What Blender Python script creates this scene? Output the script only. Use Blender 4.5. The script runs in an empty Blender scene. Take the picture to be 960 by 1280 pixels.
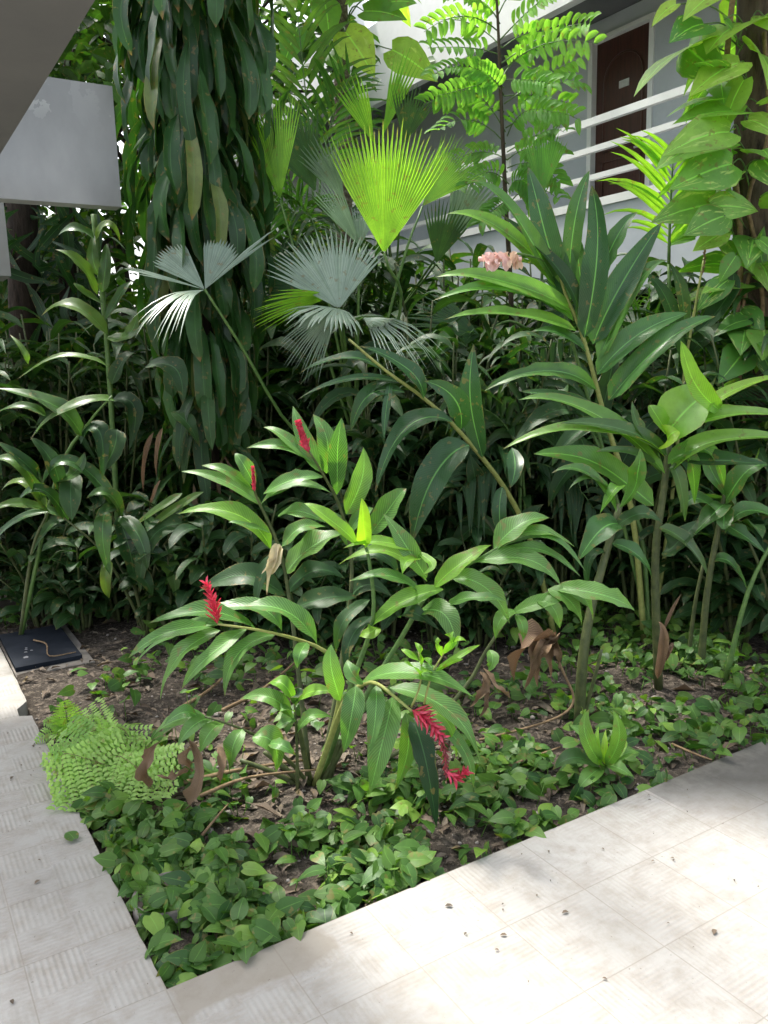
import bpy, math, random
import numpy as np
from mathutils import Matrix, Vector

rng = np.random.default_rng(11)
rnd = random.Random(5)
SC = bpy.context.scene
COL = SC.collection

# ---------------------------------------------------------------- camera frame
FPX = 1038.0
def nv(v):
    v = np.asarray(v, float); return v / max(np.linalg.norm(v), 1e-9)
_Y = nv([-168-480, 640-466, FPX]); _X = nv([2206-480, 640-405, FPX]); _X = nv(_X - _Y*_X.dot(_Y))
_Z = np.cross(_X, _Y); _Z = -_Z if _Z[1] < 0 else _Z
CM = np.array([_X, _Y, _Z])                 # world = CM @ (right, up, forward)
EYE = np.array([0., 0., 1.6])
FW = CM @ np.array([0, 0, 1.]); RT = CM @ np.array([1., 0, 0]); UPV = CM @ np.array([0, 1., 0])
FH = nv([FW[0], FW[1], 0])
UP = np.array([0, 0, 1.])
def P(u, v, D):
    r = CM @ np.array([u-480., 640.-v, FPX]); return EYE + r*(D/(r @ FH))
def G(u, v, z=-0.04):
    r = CM @ np.array([u-480., 640.-v, FPX]); return EYE + r*((z-EYE[2])/r[2])
def toward_cam(p): return nv(EYE - p)
def depth(p): return (p-EYE) @ FW

# ---------------------------------------------------------------- mesh builder
ORG = {}
class MB:
    def __init__(s): s.v = []; s.f = []; s.uv = []; s.t = []; s.n = 0
    def add(s, v, f, uv=None, tint=(0.5, 0, 0)):
        v = np.asarray(v, float); k = len(v)
        s.v.append(v); n = s.n
        s.f.extend([tuple(i+n for i in q) for q in f])
        s.uv.append(np.zeros((k, 2)) if uv is None else np.asarray(uv, float))
        tt = np.ones((k, 4)); tt[:, :3] = tint; s.t.append(tt)
        s.n += k
    def mesh(s, name, mat, org, smooth=True):
        me = bpy.data.meshes.new(name)
        v = np.vstack(s.v) - np.asarray(org)
        me.from_pydata(v.tolist(), [], s.f)
        uvs = np.vstack(s.uv); li = np.empty(len(me.loops), dtype=np.int32)
        me.loops.foreach_get('vertex_index', li)
        ul = me.uv_layers.new(name='UVMap'); ul.data.foreach_set('uv', uvs[li].astype(np.float32).ravel())
        ca = me.color_attributes.new(name='tint', type='FLOAT_COLOR', domain='POINT')
        ca.data.foreach_set('color', np.vstack(s.t).astype(np.float32).ravel())
        if smooth: me.polygons.foreach_set('use_smooth', np.ones(len(me.polygons), dtype=bool))
        me.materials.append(mat); me.update()
        return me
    def build(s, name, mat, parent=None, smooth=True):
        org = ORG.get(parent.name, (0, 0, 0)) if parent else (0, 0, 0)
        o = bpy.data.objects.new(name, s.mesh(name, mat, org, smooth)); COL.objects.link(o)
        if parent: o.parent = parent
        ORG[o.name] = org
        return o

def tag(o, label=None, cat=None, group=None, kind=None):
    if label: o['label'] = label
    if cat: o['category'] = cat
    if group: o['group'] = group
    if kind: o['kind'] = kind
    return o
def thing(name, label, cat, loc, group=None):
    o = bpy.data.objects.new(name, None); COL.objects.link(o)
    o.empty_display_size = 0.1
    o.location = [float(x) for x in loc]; ORG[o.name] = tuple(float(x) for x in loc)
    return tag(o, label, cat, group)
def dup(root, loc, rz=0, sc=1, label=None):
    r = root.copy(); COL.objects.link(r); r.location = loc; r.rotation_euler = (0, 0, rz); r.scale = (sc, sc, sc)
    if label: r['label'] = label
    for ch in list(root.children):
        c = ch.copy(); COL.objects.link(c); c.parent = r
        for g in list(ch.children):
            d = g.copy(); COL.objects.link(d); d.parent = c
    return r

# ---------------------------------------------------------------- shape helpers
SHAPES = {'lance': (.66, 1.0), 'strap': (.30, .62), 'oval': (.55, .60), 'long': (.42, .95), 'drac': (.62, .42), 'need': (.2, 1.0), 'blade': (.40, .78)}
def leaf(mb, p0, p1, p2, w, hint, shape='lance', fold=.16, twist=0., wave=.05, n=10, m=4, tint=None, curl=.0, jag=0.):
    p0, p1, p2 = (np.asarray(q, float) for q in (p0, p1, p2))
    c = 2*p1 - .5*(p0+p2)
    t = np.linspace(0, 1, n+1)[:, None]
    C = (1-t)**2*p0 + 2*t*(1-t)*c + t*t*p2
    T = 2*(1-t)*(c-p0) + 2*t*(p2-c)
    T /= np.maximum(np.linalg.norm(T, axis=1, keepdims=True), 1e-9)
    h = np.asarray(hint, float)[None, :]
    N = h - T*(T*h).sum(1, keepdims=True)
    N /= np.maximum(np.linalg.norm(N, axis=1, keepdims=True), 1e-6)
    S = np.cross(T, N)
    a = twist*t
    S, N = S*np.cos(a)+N*np.sin(a), N*np.cos(a)-S*np.sin(a)
    A, B = SHAPES[shape]
    tt = np.clip(t[:, 0], 0, 1)
    pk = A/(A+B); prof = (tt**A*(1-tt)**B)/(pk**A*(1-pk)**B)
    prof = np.maximum(prof, .045*(1-tt)); 
    if n >= 7:
        sb = rng.normal(0, .05)*np.linalg.norm(p2-p0); L_ = np.linalg.norm(p2-p0); C = C + S*(np.sin(t*math.pi)*sb) - UP*(t**3*L_*rng.uniform(0, .10)) + N*(np.sin(t*rng.uniform(5, 9)+rng.uniform(0, 6))*L_*.012)
        prof = prof*(1+.05*np.sin(tt*rng.uniform(8, 15)+rng.uniform(0, 6.28)))
    u = np.linspace(-1, 1, m+1)
    ph = rng.uniform(0, 6.28, 2); fr = rng.uniform(9, 17, 2)
    V = np.empty((n+1, m+1, 3)); UV = np.empty((n+1, m+1, 2))
    for j, uj in enumerate(u):
        k = 0 if uj < 0 else 1
        au = abs(uj)
        ww = prof*w*.5
        if jag: ww = ww*(1-au*jag*rng.uniform(0, 1, n+1))
        off = ww*(fold*au*2 - curl*au*au*2 + wave*2*au*au*np.sin(tt*fr[k]+ph[k]))
        V[:, j] = C + S*(uj*ww)[:, None] + N*off[:, None]
        UV[:, j, 0] = (uj+1)/2; UV[:, j, 1] = tt
    q = m+1
    F = [(i*q+j, i*q+j+1, (i+1)*q+j+1, (i+1)*q+j) for i in range(n) for j in range(m)]
    if tint is None: tint = (rng.uniform(.2, .8), rng.uniform(0, .3), rng.uniform())
    mb.add(V.reshape(-1, 3), F, UV.reshape(-1, 2), tint)

def tube(mb, pts, rad, ns=7, smooth_n=4, tint=None):
    pts = np.asarray(pts, float)
    if len(pts) > 2 and smooth_n > 1:       # Catmull-Rom
        q = np.vstack([2*pts[0]-pts[1], pts, 2*pts[-1]-pts[-2]]); out = []; rr = []
        r = np.asarray(rad, float) if np.ndim(rad) else np.full(len(pts), rad)
        for i in range(1, len(q)-2):
            for k in range(smooth_n):
                t = k/smooth_n; a, b, c, d = q[i-1], q[i], q[i+1], q[i+2]
                out.append(.5*((2*b)+(-a+c)*t+(2*a-5*b+4*c-d)*t*t+(-a+3*b-3*c+d)*t**3))
                rr.append(r[i-1]*(1-t)+r[i]*t)
        out.append(pts[-1]); rr.append(r[-1]); pts = np.array(out); rad = np.array(rr)
    else:
        rad = np.asarray(rad, float) if np.ndim(rad) else np.full(len(pts), rad)
    n = len(pts); T = np.gradient(pts, axis=0); T /= np.maximum(np.linalg.norm(T, axis=1, keepdims=True), 1e-9)
    ref = np.array([1., 0, 0]) if abs(T[0][0]) < .8 else np.array([0, 1., 0])
    V = []; UV = []
    L = 0
    for i in range(n):
        A = ref - T[i]*(T[i]@ref); A = nv(A); B = np.cross(T[i], A); ref = A
        if i: L += np.linalg.norm(pts[i]-pts[i-1])
        for k in range(ns):
            a = 2*math.pi*k/ns
            V.append(pts[i] + (A*math.cos(a)+B*math.sin(a))*rad[i]); UV.append((k/ns, L))
    F = [(i*ns+k, i*ns+(k+1) % ns, (i+1)*ns+(k+1) % ns, (i+1)*ns+k) for i in range(n-1) for k in range(ns)]
    F.append(tuple(range(ns))[::-1]); F.append(tuple((n-1)*ns+k for k in range(ns)))
    mb.add(V, F, UV, tint or (rng.uniform(.3, .7), 0, rng.uniform()))

def box(mb, lo, hi, bev=0.0):
    (x0, y0, z0), (x1, y1, z1) = lo, hi
    v = [(x0, y0, z0), (x1, y0, z0), (x1, y1, z0), (x0, y1, z0), (x0, y0, z1), (x1, y0, z1), (x1, y1, z1), (x0, y1, z1)]
    mb.add(v, [(0, 3, 2, 1), (4, 5, 6, 7), (0, 1, 5, 4), (1, 2, 6, 5), (2, 3, 7, 6), (3, 0, 4, 7)])

def fan(mb, hub, axis, hint, R, half, nseg, joined=.55, droop=.15, cup=.0, a0=0., pleat=.45, tint=None, lenvar=.08, edge=.12):
    ax = nv(axis); N = nv(hint - ax*(ax@hint)); S = np.cross(ax, N)
    da = half/nseg
    rs = np.array([.02, .2, .4, joined, joined+(1-joined)*.35, joined+(1-joined)*.7, 1.0])
    base_t = tint or (rng.uniform(.35, .65), rng.uniform(0, .2), rng.uniform())
    for i in range(nseg):
        a = a0 - half + (i+.5)*2*da
        d = ax*math.cos(a)+S*math.sin(a); sd = -ax*math.sin(a)+S*math.cos(a)
        Ri = R*(1-edge*((a-a0)/max(half, .01))**2)*(1+rng.uniform(-lenvar, lenvar*.5))
        dr = droop*rng.uniform(.75, 1.3)
        V = []; UV = []
        for r in rs:
            w = r*Ri*math.tan(da)*1.04 if r <= joined else joined*Ri*math.tan(da)*(1-(r-joined)/(1-joined))**.8
            c = hub + d*r*Ri + N*(cup*r*r*Ri) - UP*(dr*Ri*max(0, r-.25)**2*1.6)
            if r > joined: c = c + sd*(rng.uniform(-.02, .02)*Ri*(r-joined))
            for k, (s, e) in enumerate(((-1, 0), (0, 1), (1, 0))):
                V.append(c + sd*(s*w) + N*(e*w*pleat)); UV.append((k*.5, r))
        F = []
        for j in range(len(rs)-1):
            F += [(j*3, j*3+1, j*3+4, j*3+3), (j*3+1, j*3+2, j*3+5, j*3+4)]
        tj = (min(1, max(0, base_t[0]+rng.uniform(-.3, .3))), min(1, max(0, base_t[1]+rng.uniform(-.12, .12))), base_t[2])
        mb.add(V, F, UV, tj)

def pinnate(mbl, mbs, pts, nl, ll, lw, hint, ang=55, shape='strap', droop=.15, rs=.008, taper=True, n=5, m=2, fold=.2, start=.15, tint=None):
    """rachis through pts (3 points: base, mid, tip), leaflets on both sides"""
    p0, p1, p2 = (np.asarray(q, float) for q in pts); c = 2*p1-.5*(p0+p2)
    tube(mbs, [(1-t)**2*p0+2*t*(1-t)*c+t*t*p2 for t in np.linspace(0, 1, 7)], np.linspace(rs, rs*.3, 7), ns=5, smooth_n=1)
    bt = tint or (rng.uniform(.3, .7), rng.uniform(0, .3), rng.uniform())
    for i in range(nl):
        t = start+(1-start)*(i+.5)/nl
        q = (1-t)**2*p0+2*t*(1-t)*c+t*t*p2; T = nv(2*(1-t)*(c-p0)+2*t*(p2-c))
        N = nv(hint - T*(T@hint)); S = np.cross(T, N)
        k = (math.sin(math.pi*min(1, .12+.88*(t-start)/(1-start)*.9)))**.6 if taper else 1
        for s in (-1, 1):
            if not taper and rng.random() < .10: continue
            a = math.radians(ang*(1-.35*t)+rng.uniform(-9, 9))
            d = nv(T*math.cos(a)+S*s*math.sin(a)+N*.18)
            L = ll*k*rng.uniform(.9, 1.08)
            tip = q+d*L-UP*droop*L*rng.uniform(.7, 1.3)
            leaf(mbl, q, q+d*L*.5+N*.03*L, tip, lw*(.6+.4*k), N, shape, fold=fold, wave=.0, n=n, m=m,
                 tint=(min(1, max(0, bt[0]+rng.uniform(-.15, .15))), bt[1], rng.uniform()))

def heart(mb, base, d, N, L, tint=None, cup=.12, var=0.):
    """heart shaped leaf blade with a pointed tip, d along the blade"""
    d = nv(d); N = nv(N-d*(d@N)); S = np.cross(d, N)
    ts = np.array([0, .06, .18, .38, .6, .8, .93, 1.0]); wp = np.array([.28, .46, .64, .66, .49, .27, .09, .0])
    back = np.array([-.10, -.08, -.02, 0, 0, 0, 0, 0])
    V = []; UV = []
    dr = rng.uniform(.05, .3); fo = rng.uniform(.1, .3)
    for i, t in enumerate(ts):
        c = base + d*L*t - N*(dr*L*t*t) + N*(.06*L*math.sin(t*math.pi))
        for j, u in enumerate((-1, -.5, 0, .5, 1)):
            w = wp[i]*L*.5
            V.append(c + S*u*w + d*L*back[i]*(abs(u)) + N*(fo*abs(u)*w - cup*u*u*w)); UV.append(((u+1)/2, t))
    F = [(i*5+j, i*5+j+1, i*5+j+6, i*5+j+5) for i in range(7) for j in range(4)]
    mb.add(V, F, UV, tint or (rng.uniform(.1, .9), rng.uniform(0, .35), rng.uniform()))

# ---------------------------------------------------------------- materials
class NT:
    def __init__(s, mat):
        mat.use_nodes = True; s.t = mat.node_tree; s.t.nodes.clear()
    def n(s, typ, **kw):
        nd = s.t.nodes.new(typ)
        for k, v in kw.items():
            if k.startswith('i_'):
                nd.inputs[k[2:].replace('_', ' ')].default_value = v
            else: setattr(nd, k, v)
        return nd
    def l(s, a, b): s.t.links.new(a, b)
    def math(s, op, a, b=None, c=None, clamp=False):
        nd = s.t.nodes.new('ShaderNodeMath'); nd.operation = op; nd.use_clamp = clamp
        for i, x in enumerate((a, b, c)):
            if x is None: continue
            if isinstance(x, (int, float)): nd.inputs[i].default_value = x
            else: s.l(x, nd.inputs[i])
        return nd.outputs[0]
    def mix(s, fac, a, b, blend='MIX'):
        nd = s.t.nodes.new('ShaderNodeMix'); nd.data_type = 'RGBA'; nd.blend_type = blend
        for k, x in ((0, fac), (6, a), (7, b)):
            if isinstance(x, (int, float)): nd.inputs[k].default_value = x
            elif isinstance(x, tuple): nd.inputs[k].default_value = (*x, 1) if len(x) == 3 else x
            else: s.l(x, nd.inputs[k])
        return nd.outputs[2]
    def ramp(s, fac, stops):
        nd = s.t.nodes.new('ShaderNodeValToRGB'); e = nd.color_ramp.elements
        while len(e) < len(stops): e.new(.5)
        for el, (p, c) in zip(e, stops): el.position = p; el.color = (*c, 1) if len(c) == 3 else c
        s.l(fac, nd.inputs[0]); return nd.outputs[0]
    def noise(s, scale, detail=4, rough=.6, vec=None):
        nd = s.t.nodes.new('ShaderNodeTexNoise'); nd.inputs['Scale'].default_value = scale
        nd.inputs['Detail'].default_value = detail; nd.inputs['Roughness'].default_value = rough
        if vec is not None: s.l(vec, nd.inputs['Vector'])
        return nd.outputs[0]

def leaf_mat(name, lo, hi, yellow=None, trans=.3, tcol=None, rough=.36, vein=.35, nvein=16., slant=3.0, mid=.8, midcol=None,
             variegate=None, tip=.25, tipcol=(.20, .12, .04), spec=.5, bump=.25, coat=0., midw=14., blem=.55):
    """lo / hi: darkest and lightest leaf of the plant; yellow: young leaf colour"""
    mat = bpy.data.materials.new(name); k = NT(mat)
    out = k.n('ShaderNodeOutputMaterial'); pb = k.n('ShaderNodeBsdfPrincipled'); tr = k.n('ShaderNodeBsdfTranslucent'); mx = k.n('ShaderNodeMixShader')
    at = k.n('ShaderNodeAttribute', attribute_name='tint'); sp = k.n('ShaderNodeSeparateColor'); k.l(at.outputs['Color'], sp.inputs[0])
    uv = k.n('ShaderNodeUVMap'); sx = k.n('ShaderNodeSeparateXYZ'); k.l(uv.outputs[0], sx.inputs[0])
    geo = k.n('ShaderNodeNewGeometry')
    yellow = yellow or tuple(min(1, c*f) for c, f in zip(hi, (2.2, 1.6, .8)))
    c = k.mix(sp.outputs[0], lo, hi)
    c = k.mix(sp.outputs[1], c, yellow)
    nz = k.noise(9., 5, .65, geo.outputs['Position'])
    c = k.mix(k.math('MULTIPLY', k.math('SUBTRACT', nz, .38, clamp=True), 1.2), c, tuple(x*.55 for x in lo))
    nz2 = k.noise(55., 3, .6, geo.outputs['Position'])
    x = k.math('MULTIPLY', k.math('ABSOLUTE', k.math('SUBTRACT', sx.outputs[0], .5)), 2.)
    hgt = None
    if vein:
        w = k.math('SINE', k.math('MULTIPLY', k.math('SUBTRACT', k.math('MULTIPLY', sx.outputs[1], nvein), k.math('MULTIPLY', x, slant)), 6.2832))
        ws = k.math('POWER', k.math('MULTIPLY_ADD', w, .5, .5), 5.)
        c = k.mix(k.math('MULTIPLY', ws, vein), c, tuple(min(1, q*1.9+.012) for q in hi))
        hgt = k.math('MULTIPLY', w, .22)
    if variegate:
        vmp = k.n('ShaderNodeMapping'); vmp.inputs['Scale'].default_value = (7., 2.4, 1.); vcb = k.n('ShaderNodeCombineXYZ'); k.l(sx.outputs[0], vcb.inputs[0]); k.l(sx.outputs[1], vcb.inputs[1]); k.l(k.math('MULTIPLY', sp.outputs[2], 90.), vcb.inputs[2]); k.l(vcb.outputs[0], vmp.inputs[0]); vz = k.noise(1.3, 4, .6, vmp.outputs[0])
        vs = k.math('MULTIPLY', k.math('MULTIPLY', k.math('SUBTRACT', vz, .56, clamp=True), 12., clamp=True), k.math('GREATER_THAN', sp.outputs[2], .35))
        c = k.mix(k.math('MULTIPLY', vs, .8), c, variegate)
    if mid:
        mr = k.math('SUBTRACT', 1., k.math('MULTIPLY', x, midw), clamp=True)
        c = k.mix(k.math('MULTIPLY', mr, mid), c, midcol or tuple(min(1, q*2.4+.02) for q in hi))
    # brown worn tips and specks
    tb = k.math('MULTIPLY', k.math('SUBTRACT', k.math('ADD', k.math('MULTIPLY', sx.outputs[1], 1.), k.math('MULTIPLY', nz, .32)), 1.10, clamp=True), 9., clamp=True)
    c = k.mix(k.math('MULTIPLY', tb, tip*2., clamp=True), c, tipcol)
    c = k.mix(k.math('MULTIPLY', k.math('GREATER_THAN', nz2, .705), .45), c, (.09, .07, .03))
    nz3 = k.noise(24., 3, .55, geo.outputs['Position'])
    c = k.mix(k.math('MULTIPLY', k.math('MULTIPLY', k.math('SUBTRACT', nz3, .625, clamp=True), 26., clamp=True), blem), c, (.20, .15, .05))
    eb = k.math('MULTIPLY', k.math('SUBTRACT', k.math('ADD', x, k.math('MULTIPLY', nz, .55)), 1.24, clamp=True), 14., clamp=True)
    c = k.mix(k.math('MULTIPLY', eb, blem), c, (.24, .19, .07))
    k.l(c, pb.inputs['Base Color'])
    rr = k.math('ADD', k.math('MULTIPLY', nz2, .22), rough-.10); k.l(rr, pb.inputs['Roughness'])
    pb.inputs['Specular IOR Level'].default_value = spec
    if coat: pb.inputs['Coat Weight'].default_value = coat; pb.inputs['Coat Roughness'].default_value = .25
    bp = k.n('ShaderNodeBump'); bp.inputs['Strength'].default_value = bump; bp.inputs['Distance'].default_value = .004
    bh = k.math('ADD', k.math('MULTIPLY', nz, 1.0), hgt) if hgt is not None else nz
    k.l(bh, bp.inputs['Height']); k.l(bp.outputs[0], pb.inputs['Normal'])
    tc = k.mix(1., c, tcol or (1.9, 2.1, .55), 'MULTIPLY')
    k.l(tc, tr.inputs['Color'])
    mx.inputs[0].default_value = trans
    k.l(pb.outputs[0], mx.inputs[1]); k.l(tr.outputs[0], mx.inputs[2]); k.l(mx.outputs[0], out.inputs[0])
    return mat

def plain_mat(name, lo, hi, scale=12., rough=.7, bump=.3, dist=.01, spec=.3, stretch=None, detail=6, coord='pos', mid=None):
    mat = bpy.data.materials.new(name); k = NT(mat)
    out = k.n('ShaderNodeOutputMaterial'); pb = k.n('ShaderNodeBsdfPrincipled')
    geo = k.n('ShaderNodeNewGeometry'); vec = geo.outputs['Position']
    if stretch:
        mp = k.n('ShaderNodeMapping'); mp.inputs['Scale'].default_value = stretch; k.l(vec, mp.inputs['Vector']); vec = mp.outputs[0]
    nz = k.noise(scale, detail, .65, vec)
    stops = [(.3, lo), (.72, hi)] if mid is None else [(.28, lo), (.5, mid), (.72, hi)]
    k.l(k.ramp(nz, stops), pb.inputs['Base Color'])
    pb.inputs['Roughness'].default_value = rough; pb.inputs['Specular IOR Level'].default_value = spec
    bp = k.n('ShaderNodeBump'); bp.inputs['Strength'].default_value = bump; bp.inputs['Distance'].default_value = dist
    k.l(nz, bp.inputs['Height']); k.l(bp.outputs[0], pb.inputs['Normal']); k.l(pb.outputs[0], out.inputs[0])
    return mat

M = {}
M['ginger'] = leaf_mat('ginger_leaf', (.036, .105, .026), (.105, .245, .058), (.24, .40, .05), trans=.30, rough=.38, vein=.42, nvein=23, slant=4.4, mid=.8, midw=17, spec=.5)
M['bright'] = leaf_mat('young_leaf', (.10, .26, .03), (.19, .38, .045), (.32, .50, .05), trans=.42, rough=.40, vein=.18, nvein=30, slant=4.4, mid=.5)
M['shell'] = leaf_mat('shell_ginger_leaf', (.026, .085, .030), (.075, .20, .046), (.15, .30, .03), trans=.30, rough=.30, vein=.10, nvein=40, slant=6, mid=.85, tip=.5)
M['shellb'] = leaf_mat('sunlit_ginger_leaf', (.055, .17, .028), (.12, .30, .048), (.22, .42, .06), trans=.40, rough=.32, vein=.10, nvein=40, slant=6, mid=.7, tip=.5, spec=.6)  # brighter copy of the shell ginger leaf, sunlight put into its colour
M['lime'] = leaf_mat('sunlit_strap_leaf', (.085, .22, .035), (.17, .34, .07), (.25, .44, .085), trans=.42, rough=.34, vein=0, mid=.6, tip=.4, spec=.6)  # strap leaf again with the sun on it painted into the colour
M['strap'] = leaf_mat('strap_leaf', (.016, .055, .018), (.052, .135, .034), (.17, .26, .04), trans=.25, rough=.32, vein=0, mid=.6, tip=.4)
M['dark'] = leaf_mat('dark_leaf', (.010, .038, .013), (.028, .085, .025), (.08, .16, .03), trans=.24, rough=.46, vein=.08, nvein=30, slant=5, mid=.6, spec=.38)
M['drac'] = leaf_mat('dracaena_leaf', (.014, .052, .013), (.042, .120, .030), (.15, .19, .05), trans=.20, rough=.37, vein=0, mid=.3, tip=.8, bump=.15, spec=.38)
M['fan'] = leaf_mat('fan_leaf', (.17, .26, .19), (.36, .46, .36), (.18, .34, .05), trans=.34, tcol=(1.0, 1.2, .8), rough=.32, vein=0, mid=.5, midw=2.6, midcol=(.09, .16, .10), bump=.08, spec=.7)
M['fanb'] = leaf_mat('fan_leaf_bright', (.09, .27, .03), (.22, .46, .06), (.36, .54, .08), trans=.46, rough=.40, vein=0, mid=.85, midw=2.4, midcol=(.045, .14, .012), bump=.08, tip=.5, tipcol=(.45, .36, .12))  # backlit copy of the fan leaf, glow put into its colour
M['fand'] = leaf_mat('fan_leaf_shade', (.020, .065, .026), (.045, .12, .042), None, trans=.3, rough=.38, vein=0, mid=.3, bump=.08)  # dim copy of the fan leaf, shade put into its colour
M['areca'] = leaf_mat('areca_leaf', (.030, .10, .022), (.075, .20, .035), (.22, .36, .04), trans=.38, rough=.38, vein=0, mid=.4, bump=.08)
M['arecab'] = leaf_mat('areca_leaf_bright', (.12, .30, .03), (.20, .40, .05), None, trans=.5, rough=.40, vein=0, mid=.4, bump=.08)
M['pothos'] = leaf_mat('pothos_leaf', (.08, .23, .042), (.20, .41, .075), (.42, .57, .09), trans=.46, rough=.40, vein=0, mid=.5, bump=.1, variegate=(.45, .55, .18))
M['pinn'] = leaf_mat('pinnate_leaf', (.07, .20, .045), (.17, .37, .09), (.28, .50, .11), trans=.55, rough=.55, spec=.3, vein=.08, nvein=9, mid=.4)
M['cover'] = leaf_mat('ground_cover_leaf', (.022, .072, .015), (.078, .182, .030), (.20, .34, .05), trans=.28, rough=.48, vein=0, mid=.35, tip=.15, bump=.12, spec=.35)
M['fern'] = leaf_mat('fern_leaf', (.10, .26, .05), (.26, .45, .11), (.38, .54, .15), trans=.42, rough=.5, vein=0, mid=.2)
M['arecad'] = leaf_mat('areca_leaf_shade', (.012, .045, .012), (.032, .095, .022), None, trans=.28, rough=.38, vein=0, mid=.4, bump=.08)  # areca leaf darkened in colour to stand for the shaded back
M['bg'] = leaf_mat('shade_leaf', (.010, .038, .011), (.030, .090, .020), (.10, .22, .03), trans=.26, rough=.52, vein=0, mid=.4, bump=.1, spec=.32)  # dark colour standing in for deep shade in the back planting
M['dead'] = leaf_mat('dead_leaf', (.09, .052, .030), (.30, .195, .115), (.40, .29, .18), trans=.15, tcol=(1.2, 1., .8), rough=.75, vein=.35, nvein=2, slant=14, mid=.3, tip=0, midcol=(.42, .30, .17), bump=.6)
M['dry'] = leaf_mat('dry_bract', (.55, .46, .32), (.78, .68, .50), None, trans=.3, tcol=(1.1, 1., .8), rough=.6, vein=.2, nvein=3, slant=8, mid=.2, tip=.8, midcol=(.5, .38, .22), bump=.5)
M['stem'] = plain_mat('green_stem', (.05, .12, .03), (.13, .22, .055), 30, .45, .2, .004, .4)
M['stemy'] = plain_mat('yellow_green_stem', (.20, .24, .06), (.36, .36, .12), 40, .45, .2, .004, .4)
M['cane'] = plain_mat('brown_green_cane', (.035, .045, .018), (.11, .12, .045), 26, .5, .3, .004, .4, mid=(.07, .09, .03))
M['bark'] = plain_mat('bark', (.022, .017, .013), (.10, .08, .06), 14, .85, .8, .02, .2, stretch=(2.2, 2.2, .6), mid=(.08, .06, .042))
M['barkd'] = plain_mat('dark_bark', (.012, .009, .007), (.045, .034, .025), 14, .85, .8, .02, .2, stretch=(2.2, 2.2, .5))
M['twig'] = plain_mat('dry_twig', (.10, .065, .035), (.30, .21, .12), 30, .8, .4, .004, .2)
M['red'] = leaf_mat('red_bract', (.40, .012, .035), (.80, .06, .14), (.85, .22, .32), trans=.3, tcol=(1.3, .9, .9), rough=.35, vein=0, mid=.1, tip=0, bump=.1)
M['maroon'] = leaf_mat('withered_bract', (.10, .015, .018), (.26, .03, .04), None, trans=.2, tcol=(1.2, .8, .8), rough=.55, vein=0, mid=.1, tip=0, bump=.1)
M['pink'] = leaf_mat('pink_petal', (.72, .38, .36), (.90, .70, .64), (.80, .62, .40), trans=.3, tcol=(1.1, 1, .95), rough=.4, vein=0, mid=.1, tip=.1, blem=.1, bump=.1)

# ---------------------------------------------------------------- plant helpers driven by points read in the view
def P3(r, D0, D1, bulge=0.):
    b = P(r[0], r[1], D0); t = P(r[4], r[5], D1); m = P(r[2], r[3], (D0+D1)/2-bulge)
    return b, m, t
def px_leaf(mb, r, D0, D1=None, shape='lance', face=.6, fold=.16, wave=.05, n=12, m=4, tint=None, curl=0., twist=None, bulge=.04, side=0., jag=0.04):
    if D1 is None: D1 = D0 + rng.uniform(-.16, .06)
    if jag == .04 and rng.random() < .14: jag = .3
    b, mm, t = P3(r, D0, D1, bulge)
    h = toward_cam(mm)*face + UP*(1.-face*.5) + RT*side
    T = nv(t-b); N = nv(h - T*(T@h)); S = np.cross(T, N)
    sT = nv([T@RT, T@UPV, 0]); sS = np.array([S@RT, S@UPV, 0]); ap = abs(sT[0]*sS[1]-sT[1]*sS[0])
    w = r[6]*depth(mm)/FPX/max(ap, .70)*.86
    leaf(mb, b, mm, t, w, h, shape, fold=fold, twist=rng.uniform(-.35, .35) if twist is None else twist, wave=wave, n=n, m=m, tint=tint, curl=curl, jag=jag)
def px_leaves(rows, mat, parent, D0, name='leaf', **kw):
    """every row becomes one leaf object under parent"""
    for r in rows:
        k = dict(kw); r = list(r); mt = mat; d0 = D0
        if len(r) > 7:
            for a, b in r[7].items():
                if a == 'M': mt = M[b]
                elif a == 'D': d0 = b
                else: k[a] = b
        mb = MB(); px_leaf(mb, r, d0, **k); mb.build(name, mt, parent)
def px_tube(pts, rad, Ds, mat, name, parent, ns=8):
    if not np.ndim(Ds): Ds = [Ds]*len(pts)
    q = []
    for i, p in enumerate(pts):
        q.append(P(p[0], p[1], Ds[i]))
    if q[0][2] < .25: q[0][2] = -.06
    mb = MB(); tube(mb, q, np.linspace(*rad, len(pts)), ns); return mb.build(name, mat, parent)

def spike(mb, pts, Lr, n, w, tint=None, up=.5):
    """flower spike: bracts spiralling round a stalk through pts"""
    pts = [np.asarray(p) for p in pts]
    for i in range(n):
        t = i/(n-1)*(len(pts)-1); k = min(int(t), len(pts)-2); f = t-k
        q = pts[k]*(1-f)+pts[k+1]*f; T = nv(pts[k+1]-pts[k])
        a = i*2.4; A = nv(np.cross(T, [.3, .2, 1.])+1e-6); B = np.cross(T, A)
        d = A*math.cos(a)+B*math.sin(a)
        L = Lr*rng.uniform(.75, 1.15)*(1-.45*i/n)
        dd = nv(d+T*up)
        leaf(mb, q, q+dd*L*.5+T*L*.06, q+dd*L+T*L*.28, w*rng.uniform(.8, 1.2), T-d*.4, 'oval', fold=.5, wave=.03, n=5, m=2, tint=tint)

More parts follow.
